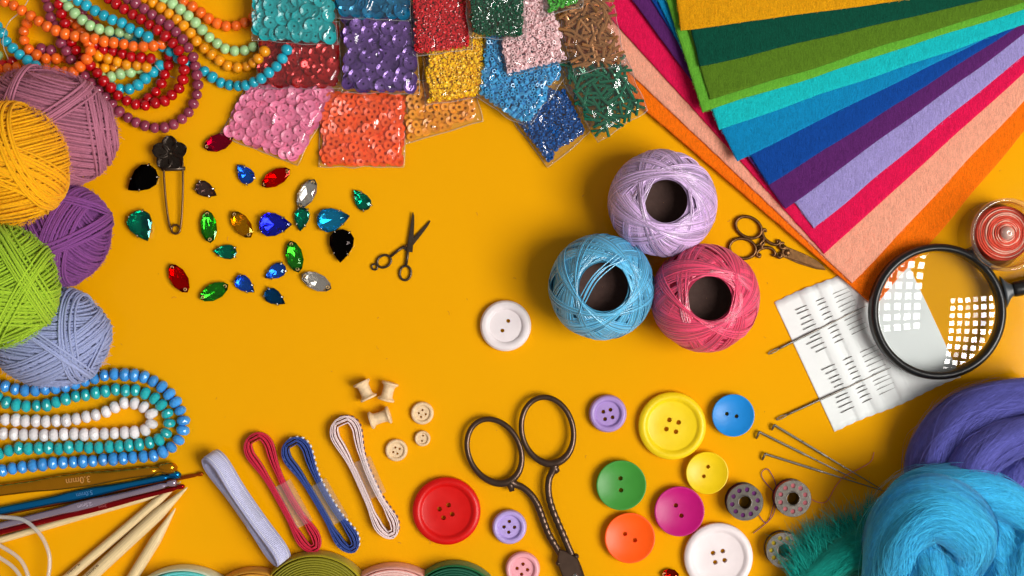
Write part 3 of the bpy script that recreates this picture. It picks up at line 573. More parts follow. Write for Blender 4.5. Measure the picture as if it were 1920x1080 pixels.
def bag(poly, z0, t, label, spec, seed, wr=1.0, margin=7, film=FILM):
    """poly: outline px; spec: (kind, material, size px, count, name, label, group)"""
    rg = random.Random(seed); cen = np.mean(np.array(poly, float), 0); root = P(cen[0], cen[1], z0)
    t_ = thing('plastic_bag', label, 'plastic bag', root, 'small clear bags of beads and sequins')
    # resampled outline with softly crumpled edge
    out = []; m_ = len(poly)
    for i in range(m_):
        a = np.array(poly[i], float); b2 = np.array(poly[(i + 1) % m_], float)
        for j in range(22):
            s = j / 22; q = a + (b2 - a) * s; nrm = np.array([-(b2 - a)[1], (b2 - a)[0]]) / np.linalg.norm(b2 - a)
            out.append(q + nrm * 4.5 * wr * noise.noise((q[0] * .03, q[1] * .03, seed)) * math.sin(PI * s) ** .5)
    out = np.array(out); n = len(out); sc_ = [1, .985, .955, .915, .86, .79, .7, .58, .44, .28, .12, 0]
    def rise(dist):
        e = min(1, max(0, dist - 1.5) / 13); return (e * (2 - e)) ** .75
    for up, nm in ((1, 'front_film'), (0, 'back_film')):
        V = []; ring = np.arange(n)
        for s in sc_:
            for k, q0 in enumerate(out):
                q = cen + (q0 - cen) * s
                if up:
                    ed = edge_dist(out[::6], q) if s < 1 else 0; f = rise(ed); h = .0003 + (t + .0010) * f
                    h += f * wr * (noise.noise((q[0] * .035, q[1] * .035, seed * 1.7)) * .0009 + max(0, noise.noise((q[0] * .06 + 3, q[1] * .025, seed * 2.7)) - .18) * .0042)
                    h += wr * noise.noise((k * .42 + seed, s * 2.5, seed * 3.1)) * math.exp(-((ed - 7) / 7) ** 2) * .0016
                else: h = 0.0
                V.append(P(q[0], q[1], z0 + h))
        rows = len(sc_); i = np.arange(rows - 1)[:, None]; j = ring[None]; j2 = (j + 1) % n
        F = np.stack([i * n + j, i * n + j2, (i + 1) * n + j2, (i + 1) * n + j], -1).reshape(-1, 4)
        b_ = MB(); b_.add(V, F[:, ::1] if not up else F[:, ::-1]); part(nm, b_, film, t_)
    sm = MB(); tube(sm, [P(q[0], q[1], z0 + .0004) for q in out], PX(.75), 5, closed=True); part('seam', sm, SEAM, t_)
    for kind, ma, size, cnt, nm, lab, grp, mg in spec:
        def hz(q):
            return t * rise(edge_dist(poly, q) - size * .35)
        pn = poly; rs = PX(size); mg = max(mg, size * (.82 if kind in ('sequin', 'flat') else 1.25 if kind != 'bugle' else 3.0) + 1.5)
        if kind in ('sequin', 'flat'):
            me = sequin_mesh(ma, rs, *((.16, .17) if kind == 'sequin' else (.34, .06)))
            low = scatter(poly, size * .8, 400 if cnt > 70 or cnt == 60 else 25, mg, rng=rg); b_ = MB(); tv = np.empty(len(me.vertices) * 3); me.vertices.foreach_get('co', tv); tv = tv.reshape(-1, 3)
            tf = [np.array([list(p.vertices) for p in me.polygons])]
            stamp(b_, tv, tf, rand_rots(len(low), .35), [P(q[0], q[1], z0 + .0005 + hz(q) * rg.uniform(.12, .45)) for q in low])
            solo(nm + '_layer', b_, ma, 'lower layer of ' + lab, 'sequins', root, None, smooth=False, kind='stuff')
            top = scatter(poly, size * 1.18, cnt, mg, rng=rg)
            for q, R_ in zip(top, rand_rots(len(top), .22)):
                o = inst(nm, me, P(q[0], q[1], z0 + .0006 + hz(q) * rg.uniform(.50, .86)), R_.to_quaternion()); props(o, lab, 'sequin', grp)
        elif kind == 'bugle':
            tv, tf = pipe(rs, rs * 5.2); b_ = MB(); b_.add(tv, tf); me = b_.mesh('bugle', ma, sharp=40)
            low = scatter(poly, size * 3.4, 200, mg, rng=rg); b2 = MB()
            def rot(): return Matrix.Rotation(rg.uniform(0, PI), 3, 'Z') @ Matrix.Rotation(PI / 2 + rg.gauss(0, .16), 3, 'X')
            stamp(b2, tv, tf, [rot() for _ in low], [P(q[0], q[1], z0 + .0012 + hz(q) * .22) for q in low])
            solo(nm + '_layer', b2, ma, 'lower layer of ' + lab, 'bugle beads', root, None, kind='stuff', sharp=40)
            for q in scatter(poly, size * 3.9, cnt, mg, rng=rg):
                o = inst(nm, me, P(q[0], q[1], z0 + .0012 + hz(q) * rg.uniform(.5, .78)), rot().to_quaternion()); props(o, lab, 'bugle bead', grp)
        else:
            tv, tf = donut(rs) if kind == 'seed' else pipe(rs * .8, rs * 1.0, 7)
            b2 = MB()
            for f0, f1, dd in ((.10, .25, 1.6), (.40, .55, 1.55), (.68, .80, 1.48)):
                lo = scatter(poly, size * dd, 2500, mg, tries=14000, rng=rg)
                stamp(b2, tv, tf, rand_rots(len(lo), .75), [P(q[0], q[1], z0 + .0014 + hz(q) * rg.uniform(f0, f1)) for q in lo])
            solo(nm, b2, ma, lab, 'seed beads', root, None, kind='stuff', sharp=50)
    return t_
SEED = {k: mat('seed_' + k, *v, var=.04, island=.06) for k, v in {
    'yellow': ('#ffcc14', .22, 0, .5), 'red': ('#d8222c', .18, 0, .6), 'bottle': ('#04573a', .12, 0, .7), 'blush': ('#f6cfd2', .22, 0, .6),
    'leaf': ('#4aae38', .15, 0, .7), 'sky': ('#4aa6dc', .15, 0, .7), 'cobalt': ('#0c55a0', .22, 0, .6), 'copper': ('#bd8450', .20, .55, .8), 'emerald': ('#0a7050', .14, .3, .9)}.items()}
def seq(col, label_bag, sz, cnt, kind='sequin', mg=9):
    return (kind, SEQ[col], sz, cnt, 'sequin' if kind == 'sequin' else 'flat_sequin', f'{col} {"cup" if kind == "sequin" else "flat ring"} sequin inside the clear bag {label_bag}', f'{col} sequins in their bag', mg)
def sd(col, where, sz, kind='seed', mg=6): return (kind, SEED[col], sz, 0, 'seed_beads', f'{col} {"seed" if kind == "seed" else "short tube"} beads filling the clear bag {where}', '', mg)
def bg(col, where, cnt, mg=12): return ('bugle', SEED[col], 3.0, cnt, 'bugle_bead', f'{col} bugle bead inside the clear bag {where}', f'{col} bugle beads in their bag', mg)
bag([(468, 150), (411, 253), (558, 310), (640, 160)], .0006, .0062, 'clear bag of pink cup sequins above the scattered gems', [seq('pink', 'above the gems', 12, 95)], 1)
bag([(600, 168), (598, 313), (757, 313), (764, 176)], .0006, .0056, 'clear bag of tangerine flat sequins under the violet bag', [seq('tangerine', 'under the violet bag', 8.6, 170, 'flat', 6)], 2)
bag([(756, 150), (757, 271), (906, 227), (888, 150)], .0006, .0030, 'clear bag of golden orange flat sequins under the yellow seed beads', [seq('gold', 'under the yellow beads', 8.2, 62, 'flat', 8)], 3, .7)
bag([(952, 150), (948, 210), (1027, 314), (1106, 248), (1062, 160)], .0006, .0064, 'clear bag of cobalt blue seed beads pointing at the thread balls', [sd('cobalt', 'pointing at the thread balls', 4.6, mg=9)], 4)
bag([(484, 60), (481, 166), (640, 166), (636, 40)], .0072, .0050, 'clear bag of glittering crimson sequins below the turquoise one', [seq('crimson', 'below the turquoise one', 11, 75)], 5)
bag([(636, 10), (640, 174), (787, 178), (778, 0)], .0074, .0062, 'clear bag of violet metallic sequins in the middle of the row', [seq('violet', 'in the middle of the row', 13, 95)], 6)
bag([(908, 40), (894, 182), (990, 242), (1062, 140), (1030, 60)], .0076, .0056, 'clear bag of sky blue tube beads under the blush bag', [sd('sky', 'under the blush bag', 5.2, 'tube', 7)], 7, 1.6)
bag([(1046, 112), (1064, 170), (1121, 267), (1214, 207), (1170, 100)], .0070, .0060, 'clear bag of emerald bugle beads at the end of the row', [bg('emerald', 'at the end of the row', 130)], 8, 1.3)
bag([(790, 60), (797, 198), (921, 179), (908, 50)], .0050, .0060, 'clear bag of yellow seed beads below the red ones', [sd('yellow', 'below the red ones', 4.4)], 9, .8)
bag([(474, -70), (472, 76), (634, 84), (622, -70)], .0136, .0062, 'clear bag of turquoise cup sequins at the top edge', [seq('turquoise', 'at the top edge', 12.5, 95)], 10)
bag([(624, -80), (628, 34), (770, 39), (770, -80)], .0150, .0050, 'clear bag of azure metallic sequins above the violet bag', [seq('azure', 'above the violet bag', 12.5, 60)], 11)
bag([(930, -60), (936, 80), (948, 143), (1068, 116), (1030, -60)], .0146, .0056, 'clear bag of blush pink tube beads beside the bottle green ones', [sd('blush', 'beside the bottle green ones', 4.7, 'tube', 7)], 12)
bag([(1040, -40), (1050, 60), (1078, 141), (1173, 118), (1140, -40)], .0146, .0054, 'clear bag of copper bugle beads touching the felt stack', [bg('copper', 'touching the felt stack', 130)], 13, 1.3)
bag([(766, -60), (774, 106), (886, 92), (874, -60)], .0122, .0064, 'clear bag of red seed beads above the yellow ones', [sd('red', 'above the yellow ones', 4.3)], 14)
bag([(868, -60), (880, 70), (986, 75), (985, -60)], .0212, .0056, 'clear bag of bottle green seed beads at the top edge', [sd('bottle', 'of bottle green at the top edge', 4.3)], 15, 1.5)
bag([(1016, -60), (1021, 31), (1092, 13), (1100, -60)], .0210, .0050, 'clear bag of leaf green seed beads cut by the top edge', [sd('leaf', 'cut by the top edge', 4.9)], 16)

# ------------------------------------------------------------------ rhinestones
def tear_outline(L_, Wd, n=12):
    t = np.arange(n) * 2 * PI / n; x = np.cos(t); y = np.sin(t) * np.abs(np.sin(t / 2)) ** .95
    return np.stack([x * L_ / 2, y / np.abs(y).max() * Wd / 2], 1)
def navette_outline(L_, Wd, n=10):
    h = n // 2; x = np.concatenate([np.cos(np.arange(h) * PI / h), np.cos(PI + np.arange(h) * PI / h)]); y = np.concatenate([np.sin(np.arange(h) * PI / h), np.sin(PI + np.arange(h) * PI / h)])
    return np.stack([x * L_ / 2, np.sign(y) * np.abs(y) ** 1.25 * Wd / 2], 1)
def gem(kind, cx, cy, L_, Wd, tip, glass, foil, label, prong=True, z0=0.0):
    """tip: px of the pointed end (teardrop) or of one end (navette)"""
    a = math.atan2(-(tip[1] - cy), tip[0] - cx); c = P(cx, cy, z0 + .004); k = S
    o2 = (tear_outline if kind == 'tear' else navette_outline)(L_ * k, Wd * k); n = len(o2)
    Rm = np.array([[math.cos(a), -math.sin(a)], [math.sin(a), math.cos(a)]]); h = Wd * k * .17; jr = np.random.default_rng(int(cx * 7 + cy))
    zg = z0 + Wd * k * .26 + .0004
    ctr = np.array([-L_ * k * .06, 0]) if kind == 'tear' else np.zeros(2)
    def lev(s, z, half=False):
        q = (o2 + np.roll(o2, -1, 0)) / 2 if half else o2
        q = ctr + (q - ctr) * s; return np.c_[q @ Rm.T + c[:2], np.full(n, z)]
    t_ = thing('rhinestone', label, 'rhinestone', (c[0], c[1], z0), 'scattered rhinestones')
    G = lev(1, zg); G2 = lev(.985, zg + h * .18); M1 = lev(.80, zg + h * .62, True); T1 = lev(.50, zg + h); M1[:, 2] += jr.normal(0, h * .10, n)
    V = np.concatenate([G, G2, M1, T1]); F = []
    for j in range(n):
        j2 = (j + 1) % n
        F += [(j, j2, n + j2, n + j), (n + j, n + j2, 2 * n + j), (2 * n + j, n + j2, 2 * n + j2), (2 * n + j, 2 * n + j2, 3 * n + j2), (3 * n + j, 2 * n + j, 3 * n + j2)]
    F.append(tuple(range(3 * n, 4 * n))); F.append(tuple(range(n))[::-1])
    b_ = MB(); b_.add(V, F); part('crystal', b_, glass, t_, smooth=False)
    V = np.concatenate([lev(.97, zg - .00012), lev(.60, zg - Wd * k * .12, True) + np.c_[np.zeros((n, 2)), jr.normal(0, Wd * k * .035, n)], [[*(c[:2] + Rm @ ctr), zg - Wd * k * .22]]]); F = []
    for j in range(n):
        j2 = (j + 1) % n; F += [(j, n + j, j2), (n + j, n + j2, j2), (n + j, 2 * n, n + j2)]
    b_ = MB(); b_.add(V, F); part('foil_back', b_, foil, t_, smooth=False)
    if prong:
        b_ = MB(); lo = lev(1.02, zg - .0004); l2 = lev(.8, z0 + .0002); V = np.concatenate([lo, l2]); F = [(j, (j + 1) % n, n + (j + 1) % n, n + j) for j in range(n)]
        F.append(tuple(range(n, 2 * n))[::-1]); b_.add(V, F); part('setting_cup', b_, STEEL, t_)
        for j in ((2, 5, 7, 10) if kind == 'tear' else (2, 4, 6, 8)):
            q = G[j % n]; ce = np.array([*(c[:2] + Rm @ ctr), 0]); d = unit((ce - q) * [1, 1, 0])
            pts = np.array([q - d * .0005 + [0, 0, -.0012], q - d * .0005 + [0, 0, .0002], q + d * .0003 + [0, 0, h * .42], q + d * .0011 + [0, 0, h * .60]])
            b2 = MB(); tube(b2, spline(pts, 7), .00055, 6); part('prong', b2, STEEL, t_)
    else:
        for s in (-1, 1):
            q = c[:2] + Rm @ np.array([s * L_ * k * .385, 0]); b2 = MB()
            lathe(b2, [(.0007, 0), (.0012, .0003), (.0011, .0006), (.0006, .0005)], 12, (*q, zg + h * .36), closed=True); part('sew_hole', b2, mat('sew_hole_rim', '#c9a46a', .3, .3), t_)
    return t_
def gm(nm, g, f): return gemglass('gem_' + nm, g), mat('foil_' + nm, f, .10, 1.0, var=.02)
BLK, TEA, SMK, BLU, VIO, AQU, RED, GRN, YEL, CLR, MAG, NAV, BRN = (gm(*a) for a in (
    ('black', (.12, .10, .10), (.12, .10, .10)), ('teal', (.28, .82, .74), (.12, .75, .62)), ('smoke', (.70, .62, .60), (.6, .5, .5)), ('blue', (.45, .70, .98), (.35, .62, .98)),
    ('violet', (.42, .48, .98), (.42, .42, .98)), ('aqua', (.42, .86, .98), (.35, .85, .98)), ('red', (.95, .10, .07), (.98, .14, .08)), ('green', (.48, .84, .42), (.45, .85, .42)),
    ('yellow', (.96, .80, .16), (.98, .80, .14)), ('clear', (.98, .975, .96), (.98, .96, .94)), ('magenta', (.85, .16, .45), (.9, .15, .45)), ('navy', (.22, .60, .76), (.2, .6, .8)), ('brown', (.85, .30, .12), (.8, .3, .12))))
for a in [
    ('tear', 266, 337, 64, 46, (239, 357), BLK, 'large black teardrop rhinestone beside the flower safety pin'),
    ('tear', 265, 424, 60, 46, (278, 454), TEA, 'large dark teal teardrop rhinestone under the big black one'),
    ('tear', 386, 356, 44, 28, (407, 367), SMK, 'small smoky grey teardrop rhinestone right of the safety pin'),
    ('tear', 458, 325, 43, 29, (443, 306), BLU, 'small sapphire teardrop above the yellow stone, its tip pointing up'),
    ('tear', 421, 472, 44, 27, (399, 471), TEA, 'small emerald teardrop below the upright green stone, its tip pointing left'),
    ('tear', 516, 421, 62, 44, (547, 421), VIO, 'large royal violet-blue teardrop in the middle of the gems'),
    ('tear', 565, 411, 45, 28, (562, 433), TEA, 'small emerald teardrop between the two large blue ones'),
    ('tear', 625, 411, 62, 44, (655, 405), AQU, 'large aqua teardrop above the black one'),
    ('tear', 677, 374, 45, 28, (663, 355), TEA, 'small emerald teardrop nearest the orange sequin bag'),
    ('tear', 640, 461, 62, 45, (638, 491), BLK, 'large black teardrop rhinestone under the aqua one'),
    ('tear', 515, 510, 44, 27, (494, 522), BLU, 'small sapphire teardrop below the royal one, its tip pointing left'),
    ('tear', 459, 534, 44, 28, (479, 550), BLU, 'small sapphire teardrop beside the lying green stone'),
    ('tear', 515, 558, 44, 28, (536, 571), NAV, 'small petrol blue teardrop, lowest of the gems')]:
    gem(*a[:6], *a[6], a[7])
for a in [
    (517, 333, 62, 31, (543, 318), RED, 'red navette rhinestone below the pink sequin bag'), (575, 363, 62, 33, (589, 337), CLR, 'clear smoky navette rhinestone above the small emerald'),
    (391, 425, 62, 32, (388, 396), GRN, 'green navette rhinestone standing upright beside the pin coil'), (453, 421, 60, 33, (436, 397), YEL, 'amber yellow navette rhinestone between the green and the violet-blue stones'),
    (552, 481, 62, 33, (545, 453), GRN, 'green navette rhinestone under the violet-blue teardrop'), (335, 522, 62, 33, (320, 497), RED, 'red navette rhinestone at the lower end of the gems near the yarn'),
    (401, 547, 60, 32, (427, 534), GRN, 'green navette rhinestone lying flat beside the red one'), (593, 528, 62, 33, (566, 515), CLR, 'clear iridescent navette rhinestone at the lower right of the gems'),
    (409, 267, 58, 33, (434, 258), MAG, 'magenta navette rhinestone tucked under the pink sequin bag corner'), (1258, 1080, 34, 26, (1241, 1076), BRN, 'brown amber rhinestone cut by the bottom edge beside the white button')]:
    gem('navette', *a[:5], *a[5], a[6], prong=False)

# ------------------------------------------------------------------ flower safety pin
t_ = thing('safety_pin', 'antique bronze safety pin with a five-petal flower among the gems', 'safety pin', P(325, 340))
ANT = mat('dark_antique_metal', '#54473b', .32, .8, var=.3, vscale=500, bump=.15, bscale=1500)
CFL = P(320, 288, .005)
for k in range(5):
    a = math.radians(92 + 72 * k); d = np.array([math.cos(a), math.sin(a), 0]); e = np.array([-d[1], d[0], 0]); V = []; nu, nv = 11, 9; Lp = PX(33)
    for i in range(nu):
        s = i / (nu - 1); wd = PX(15.5) * (math.sin(PI * min(1, s * .86 + .06)) ** .8) * (1.0 if s < .95 else .75)
        for j in range(nv):
            v = 2 * j / (nv - 1) - 1
            z = .0008 + .0022 * s * (1 - .35 * s) + .0016 * v * v * s + .00035 * math.cos(v * 9) * (1 - s)
            V.append(CFL + d * Lp * s + e * wd * v + [0, 0, z])
    n = nu * nv; V = np.array(V); V = np.vstack([V, V - [0, 0, .0006]]); ix = np.arange(n).reshape(nu, nv)
    F = np.stack([ix[:-1, :-1], ix[1:, :-1], ix[1:, 1:], ix[:-1, 1:]], -1).reshape(-1, 4); rg_ = np.concatenate([ix[:, 0], ix[-1, 1:], ix[-2::-1, -1], ix[0, -2:0:-1]])
    b_ = MB(); b_.add(V, [F, F[:, ::-1] + n, np.stack([rg_, rg_ + n, np.roll(rg_, -1) + n, np.roll(rg_, -1)], -1)]); part('petal', b_, mat('blackened_petal', '#382f29', .27, .85, var=.25, vscale=500), t_)
b_ = MB(); lathe(b_, [(.0, .0022), (.0009, .002), (.0013, .001), (.0013, -.001)], 14, CFL); part('flower_centre', b_, ANT, t_)
PINW = mat('pin_wire', '#6d5136', .3, .9, var=.15)
coil = [P(329.5 + 8.2 * math.cos(x), 430 + 8.2 * math.sin(x), .0022 + .0008 * (x / (2 * PI))) for x in np.linspace(.2, 2 * PI + 2.9, 40)]
b_ = MB(); tube(b_, coil, PX(2.1), 8); part('coil', b_, PINW, t_)
b_ = MB(); tube(b_, spline([P(307, 312, .004), P(308, 340, .004), P(312, 385, .0035), P(317, 418, .003), P(321.5, 431, .0028)], 40), PX(2.1), 8); part('fixed_wire', b_, PINW, t_)
b_ = MB(); tube(b_, spline([P(342.5, 305, .004), P(343, 345, .004), P(342, 385, .0035), P(340, 416, .003), P(337.5, 431, .0024)], 40), PX(2.1), 8); part('pin_wire', b_, PINW, t_)
b_ = MB(); tube(b_, [P(303, 317, .0035), P(320, 316, .0035), P(347, 316, .0035)], [PX(4), PX(5), PX(4)], 10); part('clasp', b_, ANT, t_)

# ------------------------------------------------------------------ small scissors charm
t_ = thing('small_scissors', 'tiny dark bronze scissors charm with open blades beside the gems', 'scissors', P(758, 465))
def blade(p0, p1, w0, w1, z0, z1, m, nm, t_, bev=.0003, curve=0):
    a = np.array(p0, float); b2 = np.array(p1, float); d = unit(b2 - a); e = np.array([-d[1], d[0]]); L_ = np.linalg.norm(b2 - a); poly = []
    for s in np.linspace(0, 1, 12): poly.append(a + d * L_ * s + e * (w0 * (1 - s) ** .55 + w1 * s) * 1.0)
    poly.append(b2)
    for s in np.linspace(.97, 0, 10): poly.append(a + d * L_ * s - e * w0 * .25 * (1 - s))
    b_ = MB(); prism(b_, [P(x, y, z1)[:2] for x, y in poly], z0, z1, bev); part(nm, b_, m, t_, smooth=False)
b_ = MB(); tube(b_, ellipse(720, 490, 13.5, 11, -30, 36, .0016), PX(2.3), 8, closed=True); part('finger_ring', b_, ANT, t_)
b_ = MB(); tube(b_, ellipse(760, 512, 10.5, 13.5, 8, 36, .0014), PX(2.3), 8, closed=True); part('finger_ring', b_, ANT, t_)
b_ = MB(); tube(b_, ellipse(702.5, 500.5, 5.4, 5.4, 0, 24, .0014), PX(1.8), 8, closed=True); part('hanging_loop', b_, ANT, t_)
b_ = MB(); tube(b_, [P(731, 482, .0014), P(746, 470, .0014), P(758, 462, .0014)], PX(2.6), 8); part('shank', b_, ANT, t_)
b_ = MB(); tube(b_, [P(761, 499, .0018), P(764, 480, .0018), P(765, 464, .0018)], PX(2.6), 8); part('shank', b_, ANT, t_)
blade((757, 467), (806, 413), 9, 1.5, .0006, .0016, ANT, 'blade', t_); blade((764, 472), (773.5, 398), 9.5, 1.5, .0018, .0028, ANT, 'blade', t_)
b_ = MB(); lathe(b_, [(0, .0008), (.0007, .0007), (.0009, 0)], 14, P(761, 461, .0028)); part('rivet', b_, BRONZE, t_)
# ------------------------------------------------------------------ buttons
def cut_holes(me, cyls):
    """subtract round holes from a closed mesh; cyls: (x, y, r) in the mesh's own space"""
    o = bpy.data.objects.new('blank', me); COL.objects.link(o)
    b_ = MB()
    for x, y, r in cyls: lathe(b_, [(r, -.05), (r, .05)], 18, (x, y, 0), cap0=True, cap1=True)
    cm = b_.mesh('drill'); co = bpy.data.objects.new('drill', cm); COL.objects.link(co)
    md = o.modifiers.new('drill', 'BOOLEAN'); md.operation = 'DIFFERENCE'; md.object = co; md.solver = 'EXACT'
    bpy.context.view_layer.update(); dg = bpy.context.evaluated_depsgraph_get(); new = bpy.data.meshes.new_from_object(o.evaluated_get(dg))
    bpy.data.objects.remove(o); bpy.data.objects.remove(co); return new
def button(cx, cy, r, style, holes, hr, col, label, th=.0060, wood=False, group='sewing buttons'):
    zt = th; c = P(cx, cy, zt); R = PX(r, zt)
    if style == 'rim':       # wide rounded rim round a sunk disc
        pr = [(0, 0), (.86 * R, 0), (.97 * R, .15 * th), (R, .45 * th), (.985 * R, .75 * th), (.93 * R, .94 * th), (.86 * R, th), (.80 * R, .95 * th), (.755 * R, .80 * th), (.73 * R, .70 * th), (.70 * R, .66 * th), (.35 * R, .64 * th), (0, .64 * th)]
    elif style == 'thick':   # thicker rim, smaller sunk centre
        pr = [(0, 0), (.84 * R, 0), (.96 * R, .14 * th), (R, .42 * th), (.985 * R, .72 * th), (.92 * R, .93 * th), (.83 * R, th), (.73 * R, .95 * th), (.66 * R, .78 * th), (.63 * R, .62 * th), (.60 * R, .62 * th), (.3 * R, .60 * th), (0, .60 * th)]
    else:                    # dished disc with a thin edge
        pr = [(0, 0), (.80 * R, 0), (.95 * R, .40 * th), (.995 * R, .78 * th), (R, .90 * th), (.985 * R, .98 * th), (.955 * R, th), (.92 * R, .97 * th), (.80 * R, .84 * th), (.6 * R, .72 * th), (.4 * R, .64 * th), (.2 * R, .60 * th), (0, .59 * th)]
    pr[0] = (.00002, pr[0][1]); pr[-1] = (.00002, pr[-1][1])
    b_ = MB(); lathe(b_, pr, 72, cap0=True, cap1=True); m_ = WOODM if wood else mat('button_' + col, col, .36, 0, .32, .04, 90, .10, 900)
    me = b_.mesh('button', m_)
    cy_ = []
    for hx, hy in holes: cy_.append((PX(hx - cx), -PX(hy - cy), PX(hr * .9)))
    me = cut_holes(me, cy_); me.polygons.foreach_set('use_smooth', np.ones(len(me.polygons), bool)); me.set_sharp_from_angle(angle=math.radians(32))
    if not me.materials: me.materials.append(m_)
    o = bpy.data.objects.new('button', me); COL.objects.link(o); o.location = (c[0], c[1], .0002); return props(o, label, 'button', group)
for a in [
    (948, 611, 48, 'thick', [(953, 602), (942, 620)], 4.2, '#e6dcdf', 'white two-hole button alone in the middle under the blue thread ball'),
    (837, 959, 64, 'rim', [(824, 955.4), (840.8, 948), (831.4, 971.7), (847.7, 965)], 5, '#cf0a08', 'large red four-hole button beside the big scissors'),
    (955, 989, 32.5, 'thick', [(955, 979), (945, 989), (964.7, 989.7), (954, 999)], 3.8, '#b49ddb', 'small lavender four-hole button between the red button and the scissors'),
    (980, 1068, 32.5, 'thick', [(980.6, 1059), (969.7, 1067), (989, 1069.6), (978, 1078)], 3.8, '#eaa3ae', 'small pink four-hole button at the bottom edge'),
    (1140, 776, 35.5, 'thick', [(1131.7, 772.7), (1145, 769), (1135, 786.4), (1149, 783)], 4.2, '#a98bcb', 'small lilac four-hole button left of the large yellow one'),
    (1261, 799, 64, 'rim', [(1255.8, 787.8), (1273, 792.6), (1250, 805), (1268, 810)], 5, '#f0cf12', 'large yellow four-hole button'),
    (1375, 779, 40, 'dish', [(1364, 776.5), (1382, 781)], 4.2, '#1787d8', 'blue two-hole button beside the felting needles'),
    (1165, 910, 47, 'dish', [(1164, 897.8), (1165, 920)], 4.8, '#3d8f34', 'green two-hole button above the orange one'),
    (1326, 887, 40, 'dish', [(1328.5, 876), (1320.6, 893.7)], 4, '#ecc808', 'smaller yellow two-hole button under the large yellow one'),
    (1274, 959, 47, 'dish', [(1268, 948.5), (1278.4, 967.7)], 4.8, '#bb0a72', 'magenta two-hole button between the green and white ones'),
    (1181, 1009, 47.5, 'dish', [(1172.5, 1002), (1191, 1014)], 4.6, '#ff5a08', 'orange two-hole button beside the scissors blades'),
    (1348, 1046, 65, 'rim', [(1338, 1038), (1356, 1034.5), (1342, 1055.4), (1359.6, 1051.7)], 5, '#ece0e2', 'large white four-hole button at the bottom edge')]:
    button(*a)
for a in [(791.5, 775, 21.5, 'thick', [(785, 775), (792, 769), (798, 777), (789, 782)], 2.4, '', 'pale wooden four-hole button right of the spools'),
          (792, 822.5, 14.8, 'thick', [(793, 817), (791, 827)], 2.2, '', 'tiny pale wooden two-hole button'),
          (743, 844.5, 21, 'thick', [(737, 848), (741, 839.5), (749, 842), (745, 851)], 2.4, '', 'pale wooden four-hole button beside the white ribbon bundle')]:
    button(*a, th=.0034, wood=True, group='wooden buttons')

# ------------------------------------------------------------------ wooden spools lying on their sides
def wood_spool(x0, y0, x1, y1, fl, label):
    Rf = PX(fl / 2); a = P(x0, y0, Rf); b2 = P(x1, y1, Rf); L_ = np.linalg.norm(b2 - a); w = unit(b2 - a); u = np.array([0, 0, 1.]); v = np.cross(w, u); M = np.stack([u, v, w], 1)
    rc = Rf * .66; f = L_ * .13
    pr = [(rc * .4, .02 * L_), (rc * .45, 0), (Rf * .93, 0), (Rf, f * .3), (Rf, f * .75), (Rf * .9, f), (rc * 1.05, f * 1.7), (rc, f * 2.4), (rc * .98, L_ / 2), (rc, L_ - f * 2.4), (rc * 1.05, L_ - f * 1.7), (Rf * .9, L_ - f), (Rf, L_ - f * .75), (Rf, L_ - f * .3), (Rf * .93, L_), (rc * .45, L_), (rc * .4, L_ * .98)]
    b_ = MB(); lathe(b_, pr, 32, a, M=M, closed=True); solo('wooden_spool', b_, WOODM, label, 'spool', a * [1, 1, 0], 'little wooden spools', sharp=40)
wood_spool(677, 716, 692, 748, 33, 'pale wooden spool, left of the upper two, tilted outward')
wood_spool(732, 717, 723, 751, 32, 'pale wooden spool touching the upright one above the wooden buttons')
wood_spool(694, 789, 731, 777, 33, 'pale wooden spool lying sideways under the other two')

# ------------------------------------------------------------------ large dressmaking scissors
t_ = thing('large_scissors', 'large dark brown scissors with big oval handles and spiral shanks', 'scissors', P(1000, 900))
b_ = MB(); e = ellipse(927, 846, 48, 63, -27, 64, .0055); th_ = np.linspace(0, 2 * PI, 64, endpoint=False); tube(b_, e, PX(5.2) + PX(2.2) * np.clip(np.sin(th_ - .2), 0, 1) ** 3, 12, closed=True, flat=.9); part('finger_ring', b_, GUN, t_)
b_ = MB(); e = ellipse(1026.5, 807, 48, 63, -14, 64, .0062); tube(b_, e, PX(5.2) + PX(2.2) * np.clip(np.sin(th_), 0, 1) ** 3, 12, closed=True, flat=.9); part('finger_ring', b_, GUN, t_)
def twist(pts, n, r0, k0, k1, nm, z):
    p = even(spline([P(x, y, z) for x, y in pts], 200), n=n); s = np.linspace(0, 1, n)
    r = PX(r0) * (1 + .0 * s); on = (s > k0) & (s < k1); r = np.where(on, PX(r0) * (1 + .13 * np.abs(np.sin((s - k0) / (k1 - k0) * PI * 7)) - .06), r); r = r * (1 + .35 * np.exp(-(s / .06) ** 2))
    b_ = MB(); tube(b_, p, r, 14, flat=.85); part(nm, b_, GUN, t_)
twist([(957, 903), (966, 908), (980, 914), (995, 927), (1006, 943), (1014, 962), (1021, 982), (1030, 1004), (1043, 1026), (1053, 1042)], 150, 6.4, .40, .86, 'shank', .0052)
twist([(1040, 872), (1036, 884), (1030, 897), (1028, 915), (1030, 934), (1036, 955), (1046, 980), (1056, 1003), (1064, 1022), (1072, 1040)], 150, 6.4, .34, .86, 'shank', .0060)
b_ = MB(); tube(b_, [P(955, 898, .0053), P(957, 910, .0053), P(960, 921, .0053)], [PX(8), PX(7), PX(5)], 12, flat=.85); part('knob', b_, GUN, t_)
b_ = MB(); tube(b_, [P(1036, 868, .006), P(1041, 880, .006), P(1046, 886, .006)], [PX(8), PX(7.5), PX(5)], 12, flat=.85); part('knob', b_, GUN, t_)
